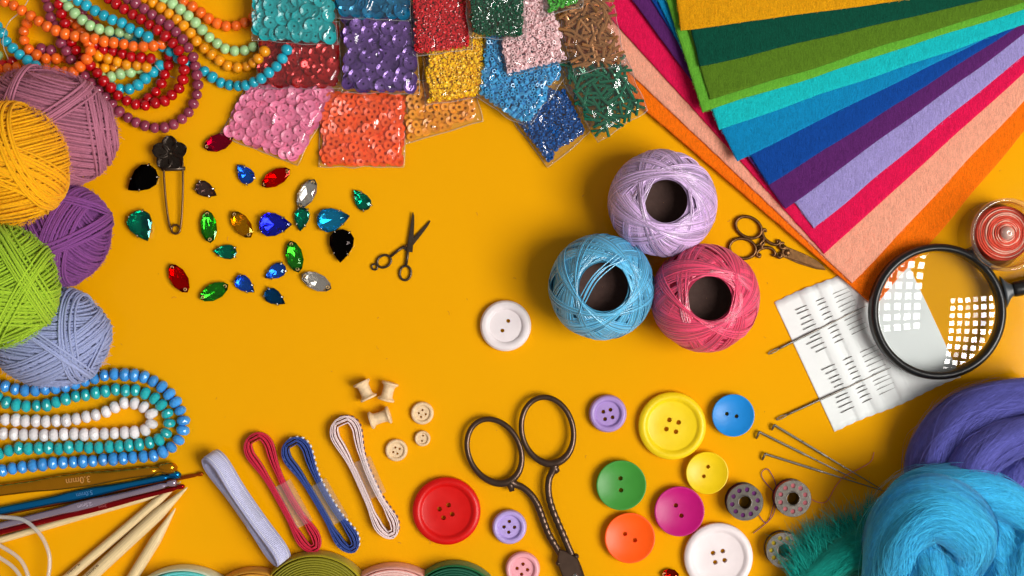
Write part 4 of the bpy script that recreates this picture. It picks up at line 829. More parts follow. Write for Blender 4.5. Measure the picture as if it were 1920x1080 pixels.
for poly, z0, z1 in (([(1048, 1030), (1061, 1033), (1083, 1046), (1086, 1054), (1096, 1085), (1135, 1180), (1128, 1182), (1062, 1100), (1047, 1062), (1045, 1052)], .0050, .0078), ([(1060, 1042), (1074, 1036), (1082, 1044), (1090, 1062), (1110, 1120), (1150, 1200), (1090, 1130), (1056, 1062)], .0018, .0048)):
    b_ = MB(); prism(b_, [P(x, y, z1)[:2] for x, y in poly], z0, z1, .0008); part('blade', b_, GUN, t_, smooth=False)
for x, y, z in ((1047, 1056, .006), (1080, 1043, .006)):
    b_ = MB(); lathe(b_, [(.0, .0022), (.0012, .0018), (.0019, .0006), (.0019, -.001)], 16, P(x, y, z)); part('stop_nub', b_, GUN, t_)
b_ = MB(); lathe(b_, [(.0001, .0012), (.0016, .001), (.0022, 0)], 20, P(1079, 1081, .0078)); part('pivot_screw', b_, STEEL, t_)

# ------------------------------------------------------------------ ornate embroidery scissors
t_ = thing('embroidery_scissors', 'ornate antique bronze embroidery scissors with scrolled shanks under the felt edge', 'scissors', P(1440, 455))
def zp(x, y): return (1340 + x / 6.75, 380 + y / 6.75)
for cx, cy, rx, ry, an in ((427, 312, 172, 125, 28), (352, 580, 168, 125, 10)):
    b_ = MB(); tube(b_, ellipse(*zp(cx, cy), rx / 6.75, ry / 6.75, an, 48, .0018), PX(3.1), 10, closed=True); part('finger_ring', b_, BRONZE, t_)
def scroll(pts, r, nm='scroll'):
    b_ = MB(); p = spline([P(*zp(x, y), .0016) for x, y in pts], 60); s = np.linspace(0, 1, 60); tube(b_, p, PX(r) * (.75 + .35 * np.sin(PI * s)), 8); part(nm, b_, BRONZE, t_)
scroll([(650, 375), (640, 340), (610, 350), (605, 390), (630, 450), (690, 505), (760, 530), (810, 520), (822, 490), (800, 480), (785, 500)], 3.0)
scroll([(555, 650), (575, 660), (565, 685), (535, 670), (535, 630), (580, 585), (650, 568), (715, 580), (755, 620), (760, 655), (740, 670), (730, 650)], 3.0)
scroll([(880, 520), (850, 510), (820, 535), (830, 570), (870, 580), (885, 555), (860, 545)], 3.2)
scroll([(790, 640), (785, 670), (815, 690), (845, 675), (840, 645), (815, 640)], 3.2)
scroll([(575, 450), (600, 440), (620, 470), (590, 500), (575, 530), (610, 535), (630, 500)], 2.8); scroll([(530, 545), (560, 530), (600, 550), (580, 575), (550, 565)], 2.8)
for poly, z0, z1 in (([(845, 610), (905, 550), (960, 575), (1120, 640), (1280, 720), (1370, 790), (1410, 850), (1300, 830), (1100, 760), (935, 705), (870, 690)], .0014, .0024), ([(880, 690), (930, 690), (1100, 750), (1412, 856), (1290, 842), (1050, 768)], .0003, .0012)):
    b_ = MB(); prism(b_, [P(*zp(x, y), z1)[:2] for x, y in poly], z0, z1, .0003); part('blade', b_, BRONZE, t_, smooth=False)
b_ = MB(); lathe(b_, [(.0001, .0009), (.0016, .0008), (.0021, .0003), (.0021, -.0002)], 20, P(*zp(918, 630), .0024)); part('pivot_screw', b_, BRONZE, t_)

# ------------------------------------------------------------------ crochet hooks
def hook(p0, p1, w, col, label, z, rough=.22, text=None, grip=(.25, .55), head=1.0, tx=None):
    p0 = np.array(p0, float); p1 = np.array(p1, float); d = unit(p1 - p0); e = np.array([d[1], -d[0]]); L_ = np.linalg.norm(p1 - p0)
    m_ = mat('anodised_' + col, col, rough * .8, .85, .7, .04, 120)
    t_ = thing('crochet_hook', label, 'crochet hook', P(*p0, 0), 'metal crochet hooks'); zc = z + PX(w / 2)
    n = 140; s = np.linspace(0, 1, n); g = np.exp(-((s - (grip[0] + grip[1]) / 2) / ((grip[1] - grip[0]) * .42)) ** 4)
    wd = w * (.5 + .11 * g) * np.where(s > grip[1], 1 - .16 * np.clip((s - grip[1]) / .1, 0, 1), 1); fl = 1 - .42 * g
    nk = np.exp(-((L_ * (1 - s) - w * 1.55) / (w * .38)) ** 2); wd = wd * (1 - .42 * nk); tip = np.clip(L_ * (1 - s) / (w * .5), 0, 1); wd = wd * np.sqrt(np.clip(1 - (1 - tip) ** 2, .02, 1)) * (1 + .12 * head * np.exp(-((L_ * (1 - s) - w * .6) / (w * .5)) ** 2))
    pts = np.array([P(*(p0 + d * L_ * a), zc) for a in s]); b_ = MB(); tube(b_, pts, wd * S, 18, flat=fl); part('shaft', b_, m_, t_)
    # the barb: a bead that curls back over the throat
    q = p1 - d * w * .75
    b_ = MB(); pp = spline([P(*(q + d * w * .55), zc), P(*(q + d * w * .1 + e * w * .10), zc + PX(w * .18)), P(*(q - d * w * .75 + e * w * .22), zc + PX(w * .16))], 16); tube(b_, pp, PX(w * .40) * np.sin(np.linspace(.55, PI * .93, 16)) ** .6, 14); part('barb', b_, m_, t_)
    if text:
        gx = p0 + d * L_ * tx; letters(text, gx, d, w * .55, zc + PX(w) * .36 + .00006, m_ if False else mat('stamp_' + col, tuple(v * .9 + .10 for v in lin(col)), .35, .5), t_)
    return t_
def letters(text, pos, d, h, z, m_, t_, flip=True, name='size_stamp'):
    cu = bpy.data.curves.new(name, 'FONT'); cu.body = text; cu.size = PX(h) * 1.35; cu.align_x = 'CENTER'; cu.align_y = 'CENTER'; cu.extrude = .00005; cu.offset = .00002
    o = bpy.data.objects.new(name, cu); COL.objects.link(o); bpy.context.view_layer.update()
    me = bpy.data.meshes.new_from_object(o.evaluated_get(bpy.context.evaluated_depsgraph_get())); bpy.data.objects.remove(o)
    o = bpy.data.objects.new(name, me); COL.objects.link(o); me.materials.clear(); me.materials.append(m_)
    o.parent = t_; p = P(*pos, z); o.location = tuple(p - np.array(wloc(t_))); o.rotation_euler = (0, 0, math.atan2(-d[1], d[0]) + (PI if flip else 0))
hook((-60, 927), (333, 876), 23, '#d08a12', 'thick gold crochet hook just under the blue crystal beads', .0004, text='3.0mm', grip=(.32, .68), tx=.525)
hook((-60, 970), (340, 889), 15.5, '#0c7cc0', 'blue crochet hook between the gold and lavender hooks', .0004, text='5.0mm', grip=(.42, .66), tx=.545)
hook((-60, 976), (382, 888), 8.5, '#b2510c', 'thin copper crochet hook whose tip reaches farthest', .0002, grip=(.3, .5))
hook((-60, 1001), (333, 904), 13.5, '#c4b4cc', 'lavender silver crochet hook above the dark red one', .0040, text='2.5mm', grip=(.46, .66), tx=.555)
hook((-60, 1013), (347, 911), 10.5, '#a80c14', 'dark red crochet hook along the bamboo needle', .0034, text='2mm', grip=(.46, .72), tx=.62)

# ------------------------------------------------------------------ bamboo knitting needles and their clear cables
BAM = mat('bamboo', '#dcc294', .45, 0, .4, .12, 260, .12, 700, stretch=(1, 1, 1))
def bamboo(p0, p1, w, label, z, taper, text=None, tx=.5):
    p0 = np.array(p0, float); p1 = np.array(p1, float); d = unit(p1 - p0); L_ = np.linalg.norm(p1 - p0); s = np.linspace(0, 1, 60); s = 1 - (1 - s) ** 1.6
    l = L_ * (1 - s); r = w / 2 * np.where(l < taper, .10 + .90 * np.clip(l / taper, 0, 1) ** .85, 1)
    t_ = thing('bamboo_needle', label, 'knitting needle', P(*p0, 0), 'bamboo knitting needles')
    b_ = MB(); a = math.atan2(-d[1], d[0])
    pts = np.array([P(*(p0 + d * L_ * q), z + PX(w / 2)) for q in s]); tube(b_, pts, np.maximum(r * S, .0002), 18)
    o = part('shaft', b_, BAMX(a), t_)
    if text: letters(text, p0 + d * L_ * tx + np.array([-d[1], d[0]]) * -w * .22, d, 8, z + PX(w) * .955, mat('burnt_print', '#4a2a10', .8), t_, flip=True, name='size_print')
def BAMX(a):
    nm = 'bamboo_grain_%d' % int(math.degrees(a))
    if nm in MATS: return MATS[nm]
    m_ = mat(nm, '#e0c696', .42, 0, .4, .16, 1, .10, 1, detail=3); t = m_.node_tree
    for n in t.nodes:
        if n.type == 'MAPPING': n.inputs['Rotation'].default_value = (0, 0, -a); n.inputs['Scale'].default_value = (60, 1500, 1500); n.vector_type = 'POINT'
    for n in t.nodes:
        if n.type == 'MAPPING':
            r = nd(t, 'ShaderNodeVectorRotate'); r.rotation_type = 'Z_AXIS'; r.inputs['Angle'].default_value = -a; n.inputs['Rotation'].default_value = (0, 0, 0)
            tcn = [x for x in t.nodes if x.type == 'TEX_COORD'][0]; t.links.new(tcn.outputs['Object'], r.inputs['Vector']); t.links.new(r.outputs[0], n.inputs[0])
    return m_
bamboo((-60, 1030), (325, 918), 13, 'slim bamboo needle lying along the dark red hook', .0002, 60)
bamboo((92, 1112), (339, 903), 17, 'bamboo needle whose tip slips under the hooks', .0002, 60, '4.5mm', .20)
bamboo((126, 1122), (351, 914), 23, 'thick bamboo needle in the middle of the three points', .0008, 75, '6.0mm', .23)
bamboo((219, 1130), (329, 953), 21, 'bamboo needle with the lowest point of the three', .0006, 70)
CAB = clear('cable_plastic', (.93, .92, .9), 1.45, .15, .30, 0, 60, 1.3)
for pts, lab in (([(-20, 965), (0, 969), (44, 975), (75, 1002), (91, 1035), (93, 1062), (88, 1095)], 'outer coil of clear plastic needle cable over the hooks'),
                 ([(-20, 1010), (0, 1023), (29, 1041), (45, 1060), (58, 1095)], 'inner coil of clear plastic needle cable'), ([(-20, 1034), (0, 1046), (22, 1061), (36, 1078), (44, 1100)], 'smallest coil of clear plastic needle cable in the corner')):
    c = spline([P(x, y, .010) for x, y in pts], 50); b_ = MB(); tube(b_, c, PX(3.9), 12); solo('needle_cable', b_, CAB, lab, 'cable', c[0] * [1, 1, 0])
# ------------------------------------------------------------------ folded ribbon bundles
def strip(mb, p, up, h, t, closed=True):
    """a band: p (n,3) centre line, up (3,) direction of its width h, thickness t"""
    p = np.asarray(p); n = len(p); T = tangents(p, closed); up = np.asarray(up, float); sd_ = unit(np.cross(T, up))
    V = np.stack([p - up * h / 2 - sd_ * t / 2, p - up * h / 2 + sd_ * t / 2, p + up * h / 2 + sd_ * t / 2, p + up * h / 2 - sd_ * t / 2], 1).reshape(-1, 3)
    m = n if closed else n - 1; i = np.arange(m)[:, None]; j = np.arange(4)[None]; i2 = (i + 1) % n; j2 = (j + 1) % 4
    F = np.stack([i * 4 + j, i * 4 + j2, i2 * 4 + j2, i2 * 4 + j], -1).reshape(-1, 4); fs = [F]
    if not closed: fs += [np.array([[3, 2, 1, 0]]), np.array([[(n - 1) * 4 + k for k in range(4)]])]
    return mb.add(V, fs)
def bell(p0, p1, hw, lay, n=110, bend=0.0):
    """closed dumbbell outline in px about the axis p0-p1, shrunk by lay px"""
    p0 = np.array(p0, float); p1 = np.array(p1, float); L_ = np.linalg.norm(p1 - p0); d = (p1 - p0) / L_; e = np.array([-d[1], d[0]])
    t = np.linspace(0, 1, n); tt = (1 - np.cos(PI * t)) / 2; f0 = lay / L_; ts = f0 + (1 - 2 * f0) * tt
    w = np.interp(ts, [a for a, _ in hw], [b_ for _, b_ in hw]); w = np.maximum(w - lay * np.interp(ts, [0, .2, .35, .75, .85, 1], [1, 1, .55, .55, 1, 1]), .6) ; w[0] = w[-1] = 0
    k = np.convolve(np.pad(w, 3, mode='edge'), np.ones(7) / 7, 'valid'); w = np.where((np.arange(n) > 6) & (np.arange(n) < n - 7), k, w)
    sh = bend * np.sin(PI * ts)
    lf = p0 + d * (L_ * ts)[:, None] + e * (w + sh)[:, None]; rt = p0 + d * (L_ * ts)[:, None] + e * (-w + sh)[:, None]
    return np.vstack([lf, rt[-2:0:-1]])
HW = [(0, 0), (.008, 10), (.03, 19), (.075, 26), (.13, 28), (.2, 24.5), (.30, 18), (.40, 15), (.55, 14.5), (.70, 15.5), (.79, 19), (.87, 22), (.93, 19), (.975, 12), (.992, 6), (1, 0)]
def ribbon_bundle(p0, p1, col, edge, label, layers, gap, h, sl, stitch=None, bend=0.0, hw=HW, tw=1.0):
    c = P(*((np.array(p0) + p1) / 2), 0); t_ = thing('ribbon_bundle', label, 'ribbon', c, 'folded ribbon bundles')
    m_ = mat('ribbon_' + label.split()[0], col, .55, 0, .35, .10, 900, .6, 3500, sheen=.3); hw = [(a, b_ * tw) for a, b_ in hw]
    for k in range(layers):
        b_ = MB(); pa = bell(p0, p1, hw, k * gap + (1.5 * math.sin(k * 2.3) if k else 0), bend=bend); z = .0009 + h / 2 + (.0003 * (k % 2))
        strip(b_, [P(x, y, z) for x, y in pa], (0, 0, 1), h, PX(1.5)); part('ribbon_turn', b_, m_, t_)
    if stitch:
        b_ = MB(); pa = np.array([P(x, y, .0009 + h) for x, y in bell(p0, p1, hw, -.6, bend=bend)]); q = even(np.vstack([pa, pa[:1]]), step=PX(5.5)); T = tangents(q); sd_ = unit(np.cross(T, [0, 0, 1.]))
        for zz in (-h * .22, -h * .78):
            for a, tt_ in zip(q[::2], T[::2]):
                tube(b_, [a - tt_ * PX(2.6) + [0, 0, zz], a + tt_ * PX(2.6) + [0, 0, zz]], PX(1.0), 4)
        part('stitching', b_, mat('stitch_' + label.split()[0], stitch, .7), t_, kind='stuff')
    d = unit(np.array(p1, float) - p0); L_ = np.linalg.norm(np.array(p1) - p0); e = np.array([-d[1], d[0]])
    pts = np.array([P(*(np.array(p0) + d * L_ * s + e * sl[2]), .0008 + h * .54) for s in np.linspace(sl[0], sl[1], 8)])
    b_ = MB(); tube(b_, pts, PX(sl[3]), 24, caps=False, flat=(h * .60) / PX(sl[3])); part('clear_sleeve', b_, SLEEVE, t_)
ribbon_bundle((473, 814), (594, 1034), '#d0183f', None, 'crimson folded ribbon bundle in a clear sleeve, second from the hooks', 7, 2.2, .0052, (.43, .78, -3, 19), bend=4)
ribbon_bundle((543, 823), (666, 1034), '#2d4796', None, 'navy blue folded ribbon bundle with white stitching in a clear sleeve', 7, 2.2, .0058, (.40, .74, -3, 19), '#dfe2ee', bend=4)
ribbon_bundle((638, 782), (738, 1008), '#f3dcdc', None, 'blush white folded ribbon bundle with grey stitching in a clear sleeve', 8, 2.2, .0062, (.36, .66, -3, 19), '#6a4a58', bend=5, tw=1.05)
# lavender bundle lies on its face: the loop stands in a vertical plane
t_ = thing('ribbon_bundle', 'lavender folded ribbon bundle lying on its side nearest the hooks', 'ribbon', P(460, 955), 'folded ribbon bundles')
lm = mat('ribbon_lavender', '#b2b2d8', .55, 0, .35, .10, 900, .6, 3500, sheen=.3); p0 = np.array([391, 853.]); p1 = np.array([533, 1052.]); d = unit(p1 - p0); e = np.array([-d[1], d[0]]); L_ = np.linalg.norm(p1 - p0); tl = math.radians(34); eh = np.array([e[0], -e[1], 0]); ew = eh * math.cos(tl) + np.array([0, 0, math.sin(tl)]); ez = np.array([0, 0, math.cos(tl)]) - eh * math.sin(tl)
def side_loop(lay, zmid=.0115):
    pa = bell((0, 0), (L_, 0), [(a, b_ * .85) for a, b_ in HW], lay); return np.array([P(*(p0 + d * x + e * (x / L_ - .5) * 3), zmid) + ez * y * S for x, y in pa])
for k in range(5):
    b_ = MB(); strip(b_, side_loop(k * 2.4), ew, PX(32 - .5 * k), PX(1.4)); part('ribbon_turn', b_, lm, t_)
q = side_loop(-.7); b_ = MB(); bw = MB(); qq = even(q[:110], step=PX(3.2)); T = tangents(qq)
for a, tt_ in zip(qq, T):
    nrm = np.cross(ew, tt_); nrm = nrm if nrm[2] > 0 else -nrm
    tube(b_, [a + ew * PX(-10) + nrm * PX(.2), a + ew * PX(10) + nrm * PX(.2)], PX(.75), 4)
    for o_ in (-10.5, 10.5): tube(bw, [a + ew * PX(o_) - tt_ * PX(1.1) + nrm * PX(.3), a + ew * PX(o_) + tt_ * PX(1.1) + nrm * PX(.3)], PX(1.0), 4)
part('woven_ribs', b_, mat('rib_lavender', '#d6d7ee', .6), t_, kind='stuff'); part('stitching', bw, mat('stitch_white', '#e9e9f4', .6), t_, kind='stuff')
b_ = MB(); tube(b_, [P(*(p0 + d * L_ * s), .0115) for s in np.linspace(.30, .64, 8)], PX(18.5), 24, caps=False, flat=.7); part('clear_sleeve', b_, SLEEVE, t_)

# ------------------------------------------------------------------ ribbon rolls along the bottom edge
def ribbon_roll(cx, cy, R, col, rim, label, turns, hz=.013, gap=4.4):
    t_ = thing('ribbon_roll', label, 'ribbon roll', P(cx, cy, 0), 'ribbon rolls at the bottom edge'); n = turns * 80; th = np.linspace(0, 2 * PI * turns, n); rr_ = R - 7.5 - gap * th / (2 * PI)
    m_ = mat('rollribbon_' + label.split()[0], col, .5, 0, .4, .09, 700, .5, 3000, sheen=.25); m2 = mat('rollrim_' + label.split()[0], rim, .38, 0, .45, .05, 400, .2, 2500, sheen=.3)
    zz = hz / 2 + .0005 + .0004 * np.sin(th * 1.7); b_ = MB(); strip(b_, np.array([P(cx + r * math.cos(a), cy + r * math.sin(a), z + hz / 2) - [0, 0, hz / 2] for r, a, z in zip(rr_, th, zz)]), (0, 0, 1), hz, PX(2.9), closed=False); part('wound_ribbon', b_, m_, t_)
    b_ = MB(); c = P(cx, cy, hz); c[2] = 0; k = S * (1 - hz)
    lathe(b_, [((R + 1) * k, .0004), ((R + 1) * k, .004), ((R - 2) * k, hz * .75), ((R - 4.2) * k, hz + .0006), ((R - 5.2) * k, hz + .0006), ((R - 5.2) * k, .0006)], 120, c, closed=True); part('outer_turn', b_, m2, t_)
ribbon_roll(589, 1151, 113, '#8a8412', '#a89a1a', 'olive green ribbon roll touching the lavender ribbon bundle', 22)
ribbon_roll(341, 1193, 128, '#66cfd0', '#cfdcc4', 'aqua ribbon roll with a pale rim near the bamboo needles', 16)
ribbon_roll(473, 1166, 97, '#d9a93c', '#d0922a', 'golden ribbon roll left of the olive one', 16)
ribbon_roll(737, 1177, 116, '#f0c8c2', '#e9a99c', 'pale pink ribbon roll between the olive and dark green ones', 16)
ribbon_roll(852, 1150, 93, '#045a40', '#0c6c3a', 'dark green ribbon roll below the red button', 16)

# ------------------------------------------------------------------ bobbins with thread tails
def bobbin(cx, cy, r, thread, label, start):
    hz = .0105; c = P(cx, cy, hz); k = S * (1 - hz); R = r * k; t_ = thing('bobbin', label, 'bobbin', (c[0], c[1], 0), 'metal sewing bobbins')
    BM = mat('bobbin_steel', '#77716b', .24, 1.0, var=.18, vscale=600, bump=.08, bscale=1800)
    tm_ = mat('bobbinthread_' + thread, thread, .6, 0, .35, .1, 1500, .6, 6000)
    for z, nm in ((hz - .0009, 'top_plate'), (.0002, 'bottom_plate')):
        b_ = MB(); lathe(b_, [(.00002, 0), (R * .985, 0), (R, .0002), (R, .0007), (R * .985, .0009), (.00002, .0009)], 56, cap0=True, cap1=True); me = b_.mesh(nm, BM)
        me = cut_holes(me, [(0, 0, R * .34)] + [(R * .70 * math.cos(start + a * PI / 5), R * .70 * math.sin(start + a * PI / 5), R * .125) for a in range(10)])
        me.set_sharp_from_angle(angle=math.radians(35))
        if not me.materials: me.materials.append(BM)
        inst(nm, me, (c[0], c[1], z), parent=t_)
    b_ = MB(); lathe(b_, [(R * .33, .0004), (R * .40, .0004), (R * .40, hz + .0003), (R * .37, hz + .0005), (R * .33, hz + .0003)], 40, (c[0], c[1], 0), closed=True); part('hub', b_, BM, t_)
    b_ = MB(); Q = []; n = 40; th = np.linspace(0, 2 * PI, n, endpoint=False)
    for z in np.linspace(.0014, hz - .0014, 16): Q.append(np.stack([c[0] + R * .88 * np.cos(th), c[1] + R * .88 * np.sin(th), np.full(n, z)], 1))
    for q in np.linspace(.42, .88, 14): Q.append(np.stack([c[0] + R * q * np.cos(th), c[1] + R * q * np.sin(th), np.full(n, hz - .0014)], 1))
    Q = np.array(Q); nn = np.zeros_like(Q); nn[..., 2] = .6; nn[..., :2] = unit(Q[..., :2] - c[:2]); batch_tube(b_, Q, unit(nn), .00042, 5); part('thread', b_, tm_, t_, kind='stuff')
    return t_, tm_
b1, tp = bobbin(1397, 942, 34.5, '#6e2470', 'metal bobbin of purple thread above the large white button', .15)
b2_, tk = bobbin(1487, 935, 34.5, '#d9747e', 'metal bobbin of pink thread with a long tail', .3)
bobbin(1470, 1032, 33.5, '#c9ac08', 'metal bobbin of yellow thread beside the teal wool', 0)
for pts, t_, m_ in (([(1420, 962), (1432, 978), (1440, 978), (1447, 958), (1455, 925), (1453, 903), (1440, 880), (1428, 886), (1432, 900), (1452, 925), (1455, 940), (1450, 965), (1435, 982), (1412, 1000)], b1, tp),
                    ([(1519, 935), (1535, 942), (1551, 939), (1568, 910), (1585, 892), (1605, 882), (1632, 866), (1639, 848)], b2_, tk)):
    b_ = MB(); tube(b_, spline([P(x, y, .0012) for x, y in pts], 90), PX(.75), 5); part('thread_tail', b_, m_, t_)

# ------------------------------------------------------------------ felting needles
for a, b2, c2, lab in (((1447, 806), (1452, 797), (1652, 917), 'steel felting needle with a bent end, the top one of three'), ((1418, 822), (1424, 810), (1606, 900), 'steel felting needle with a bent end, the middle one of three'), ((1429, 862), (1435, 851), (1655, 920), 'steel felting needle with a bent end, the lowest of three')):
    p = [P(*a, .0012), P(*(np.array(a) * .55 + np.array(b2) * .45), .0026)]; q0 = np.array(b2, float); q1 = np.array(c2, float)
    p += [P(*(q0 + (q1 - q0) * s), .0030 - .0008 * s) for s in (.0, .02, .06, .2, .45, .5, .7, .9, 1)]
    c = spline(p, 90); s = np.linspace(0, 1, 90); r = np.interp(s, [0, .04, .6, .72, 1], [2.0, 2.3, 2.3, 1.5, .7]) * S
    b_ = MB(); tube(b_, c, r, 8); solo('felting_needle', b_, DARKSTEEL, lab, 'felting needle', P(*b2, 0), 'felting needles')

# ------------------------------------------------------------------ needle card with its needles
A0 = np.array([1452., 567.]); U = np.array([.918, -.396]); Vd = np.array([.4215, .9068]); LU, LV = 258., 268.
def cz(u, v):
    z = .0006
    for u0, w in ((62, 13), (97, 12), (150, 12)):
        x = (u - u0) / w
        if abs(x) < 1: z += .0010 * (1 - x * x) ** .6
    return z + .00018 * noise.noise((u * .03, v * .02, 2))
t_ = thing('needle_card', 'white folded paper card holding rows of sewing needles under the magnifier', 'needle card', P(1600, 660))
CARD = mat('white_card', '#e8ecec', .5, 0, .4, .015, 60, .05, 400)
nu, nv = 130, 20; us = np.linspace(0, LU, nu); vs = np.linspace(0, LV, nv); V = []
for u in us:
    for v in vs: V.append(P(*(A0 + U * u + Vd * (v - (4 * math.sin(u / LU * 9) + 1.5 * math.sin(u * .31)) * (1 if v > LV * .9 or v < LV * .1 else 0) * .45)), cz(u, v)))
ix = np.arange(nu * nv).reshape(nu, nv); F = np.stack([ix[:-1, :-1], ix[:-1, 1:], ix[1:, 1:], ix[1:, :-1]], -1).reshape(-1, 4); V = np.array(V); n = nu * nv; V = np.vstack([V, V - [0, 0, .0004]])
rg_ = np.concatenate([ix[:, 0], ix[-1, 1:], ix[-2::-1, -1], ix[0, -2:0:-1]])
b_ = MB(); b_.add(V, [F, F[:, ::-1] + n, np.stack([rg_, np.roll(rg_, -1), np.roll(rg_, -1) + n, rg_ + n], -1)]); part('paper', b_, CARD, t_)
def zc(x, y): return np.array([1440 + x / 3.375, 500 + y / 3.375])
ROWS = [
 [((172, 275), (505, 133)), ((183, 300), (520, 155)), ((207, 332), (535, 180)), ((212, 368), (560, 205)), ((222, 400), (555, 240)), ((0, 552), (620, 248)), ((265, 452), (608, 280)), ((243, 493), (600, 325)), ((272, 518), (620, 350)), ((302, 542), (635, 378))],
 [((337, 655), (695, 492)), ((365, 680), (710, 518)), ((385, 712), (730, 548)), ((400, 737), (748, 575)), ((418, 765), (770, 607)), ((52, 968), (780, 637)), ((430, 830), (780, 675)), ((435, 860), (797, 695)), ((447, 892), (800, 730)), ((460, 925), (803, 765))]]
for ri, row in enumerate(ROWS):
    for i, (a, b2) in enumerate(row):
        big = i == 5; a = zc(*a); b2 = zc(*b2); L_ = np.linalg.norm(b2 - a); d = (b2 - a) / L_; e = np.array([-d[1], d[0]]); r0 = 2.3 if big else .85; el = 22 if big else 9
        lab = (('upper' if ri == 0 else 'lower') + ' big tapestry needle sticking far out of the white card') if big else ('first second third fourth fifth x sixth seventh eighth ninth'.split()[i]) + ' fine sewing needle from the top in the ' + ('upper' if ri == 0 else 'lower') + ' row of the white card'
        z = .0011 if not big else .0015
        nt_ = thing('sewing_needle', lab, 'needle', P(*a, 0), 'needles in the white card')
        s = np.linspace(el / L_, 1, 30); b_ = MB(); tube(b_, [P(*(a + d * L_ * q), z) for q in s], np.interp(s, [0, .5, 1], [r0, r0 * .95, r0 * .2]) * S, 7); part('shaft', b_, DARKSTEEL if big else THINSTEEL, nt_)
        b_ = MB(); lp = [a + d * el * 1.05, a + d * el * .7 + e * r0 * .9, a + d * el * .25 + e * r0 * .9, a + d * .3, a + d * el * .25 - e * r0 * .9, a + d * el * .7 - e * r0 * .9]
        tube(b_, spline([P(*q, z) for q in lp], 28, closed=True), PX(r0 * .45), 6, closed=True); part('eye', b_, DARKSTEEL if big else THINSTEEL, nt_)

# ------------------------------------------------------------------ magnifying glass
t_ = thing('magnifying_glass', 'round magnifying glass with black rim and handle lying on the card and felt', 'magnifying glass', P(1762, 584, 0))
BLKP = mat('black_plastic', '#141416', .30, 0, .5, .1, 200, .04, 1200)
zt = .0175; zb = .0066; c = P(1761.5, 584.5, zt); k = S * (1 - zt); Ro, Ri = 128 * k, 114 * k; c0 = (c[0], c[1], 0)
b_ = MB(); lathe(b_, [(Ri, zb + .001), (Ri + .0008, zb), (Ro - .0010, zb), (Ro, zb + .0014), (Ro, zt - .0024), (Ro - .0012, zt - .0004), (Ro - .0025, zt), (Ri + .0014, zt), (Ri, zt - .0012)], 128, c0, closed=True); part('rim', b_, BLKP, t_)
LENS = clear('lens_glass', (.975, .985, .985), 1.52, .0, .0)
zm = .0118; sag = .0033
for s_, nm in ((1, 'lens'),):
    pr = [(Ri * q + 1e-5, zm + (.0008 + sag * (1 - q * q))) for q in np.linspace(0, .998, 22)] + [(Ri * q + 1e-5, zm - (.0008 + sag * (1 - q * q))) for q in np.linspace(.998, 0, 22)]
    b_ = MB(); lathe(b_, pr, 96, c0); part(nm, b_, LENS, t_)
hd = unit(np.array([74., -17.])); h0 = np.array([1882., 547.]); hp = lambda s, z: P(*(h0 + hd * s), z)
b_ = MB(); tube(b_, [hp(s, .0118) for s in (-1, 3, 9, 14, 17)], np.array([30, 25, 17, 13, 12]) * S, 20, flat=[.38, .45, .6, .75, .8]); part('ferrule', b_, mat('grey_plastic', '#3c4248', .35), t_)
b_ = MB(); tube(b_, [hp(s, .0118) for s in (16, 18, 22, 40, 120, 300)], np.array([10, 13.5, 14.5, 15, 16, 17]) * S, 24); part('handle', b_, BLKP, t_)

# ------------------------------------------------------------------ thread spool in a clear round case
t_ = thing('spool_case', 'clear round plastic case with a coral thread spool at the right edge', 'spool case', P(1880, 440, 0))
CASE = clear('case_plastic', (.985, .98, .98), 1.49, .03, .05, .0, 60, 1.7)
zt = .034; c = P(1890, 440, zt); k = S * (1 - zt); R = 67 * k; c0 = (c[0], c[1], 0)
b_ = MB(); lathe(b_, [(R * .2, .0003), (R * .98, .0003), (R * 1.0, .0012), (R * 1.0, zt - .004), (R * 1.03, zt - .0036), (R * 1.03, zt - .0008), (R, zt), (R * .93, zt), (R * .93, zt - .003), (R * .93, .002), (R * .90, .0014), (R * .2, .0014)], 96, c0, closed=True); part('case', b_, CASE, t_)
t_ = thing('thread_spool', 'coral red spool of variegated thread inside the clear case', 'thread spool', c0)
cs = np.array([c[0] + .0028, c[1] + .0014, 0]); Rt = 51 * k; n = 70; th = np.linspace(0, 2 * PI, n, endpoint=False)
for col, off, nm, rgh in (('#e0482c', 0, 'coral_thread', .5), ('#efb9a4', 1, 'pale_thread', .4)):
    Q = []; rg = np.random.default_rng(5 + off)
    for i in range(64):
        q = .26 + .74 * i / 63
        if rg.random() < .34 and not off or (off and rg.random() > .42): continue
        Q.append(np.stack([cs[0] + Rt * q * np.cos(th), cs[1] + Rt * q * np.sin(th), .017 + .007 * (1 - q ** 1.6) + .0005 * np.sin(2 * th + i) + rg.normal(0, .0003)], 1))
    for i in range(14):
        if off: break
        Q.append(np.stack([cs[0] + Rt * np.cos(th), cs[1] + Rt * np.sin(th), np.full(n, .002 + i * .0011)], 1))
    Q = np.array(Q); nn = np.zeros_like(Q); nn[..., 2] = .7; nn[..., :2] = unit(Q[..., :2] - cs[:2]) * .7
    b_ = MB(); batch_tube(b_, Q, unit(nn), .00042, 5); part(nm, b_, mat('spool_' + nm, col, rgh, 0, .5, .15, 900, .4, 4000, sheen=.3), t_, kind='stuff')
b_ = MB(); lathe(b_, [(Rt * 1.02, .0016), (Rt * .99, .0165), (Rt * .30, .0225), (Rt * .25, .0240), (Rt * .23, .0262), (Rt * .12, .0275), (Rt * .07, .0278), (.0001, .0270)], 64, cs); part('spool_core', b_, mat('pearl_plastic', '#e2b9ad', .18, .3, .6), t_)

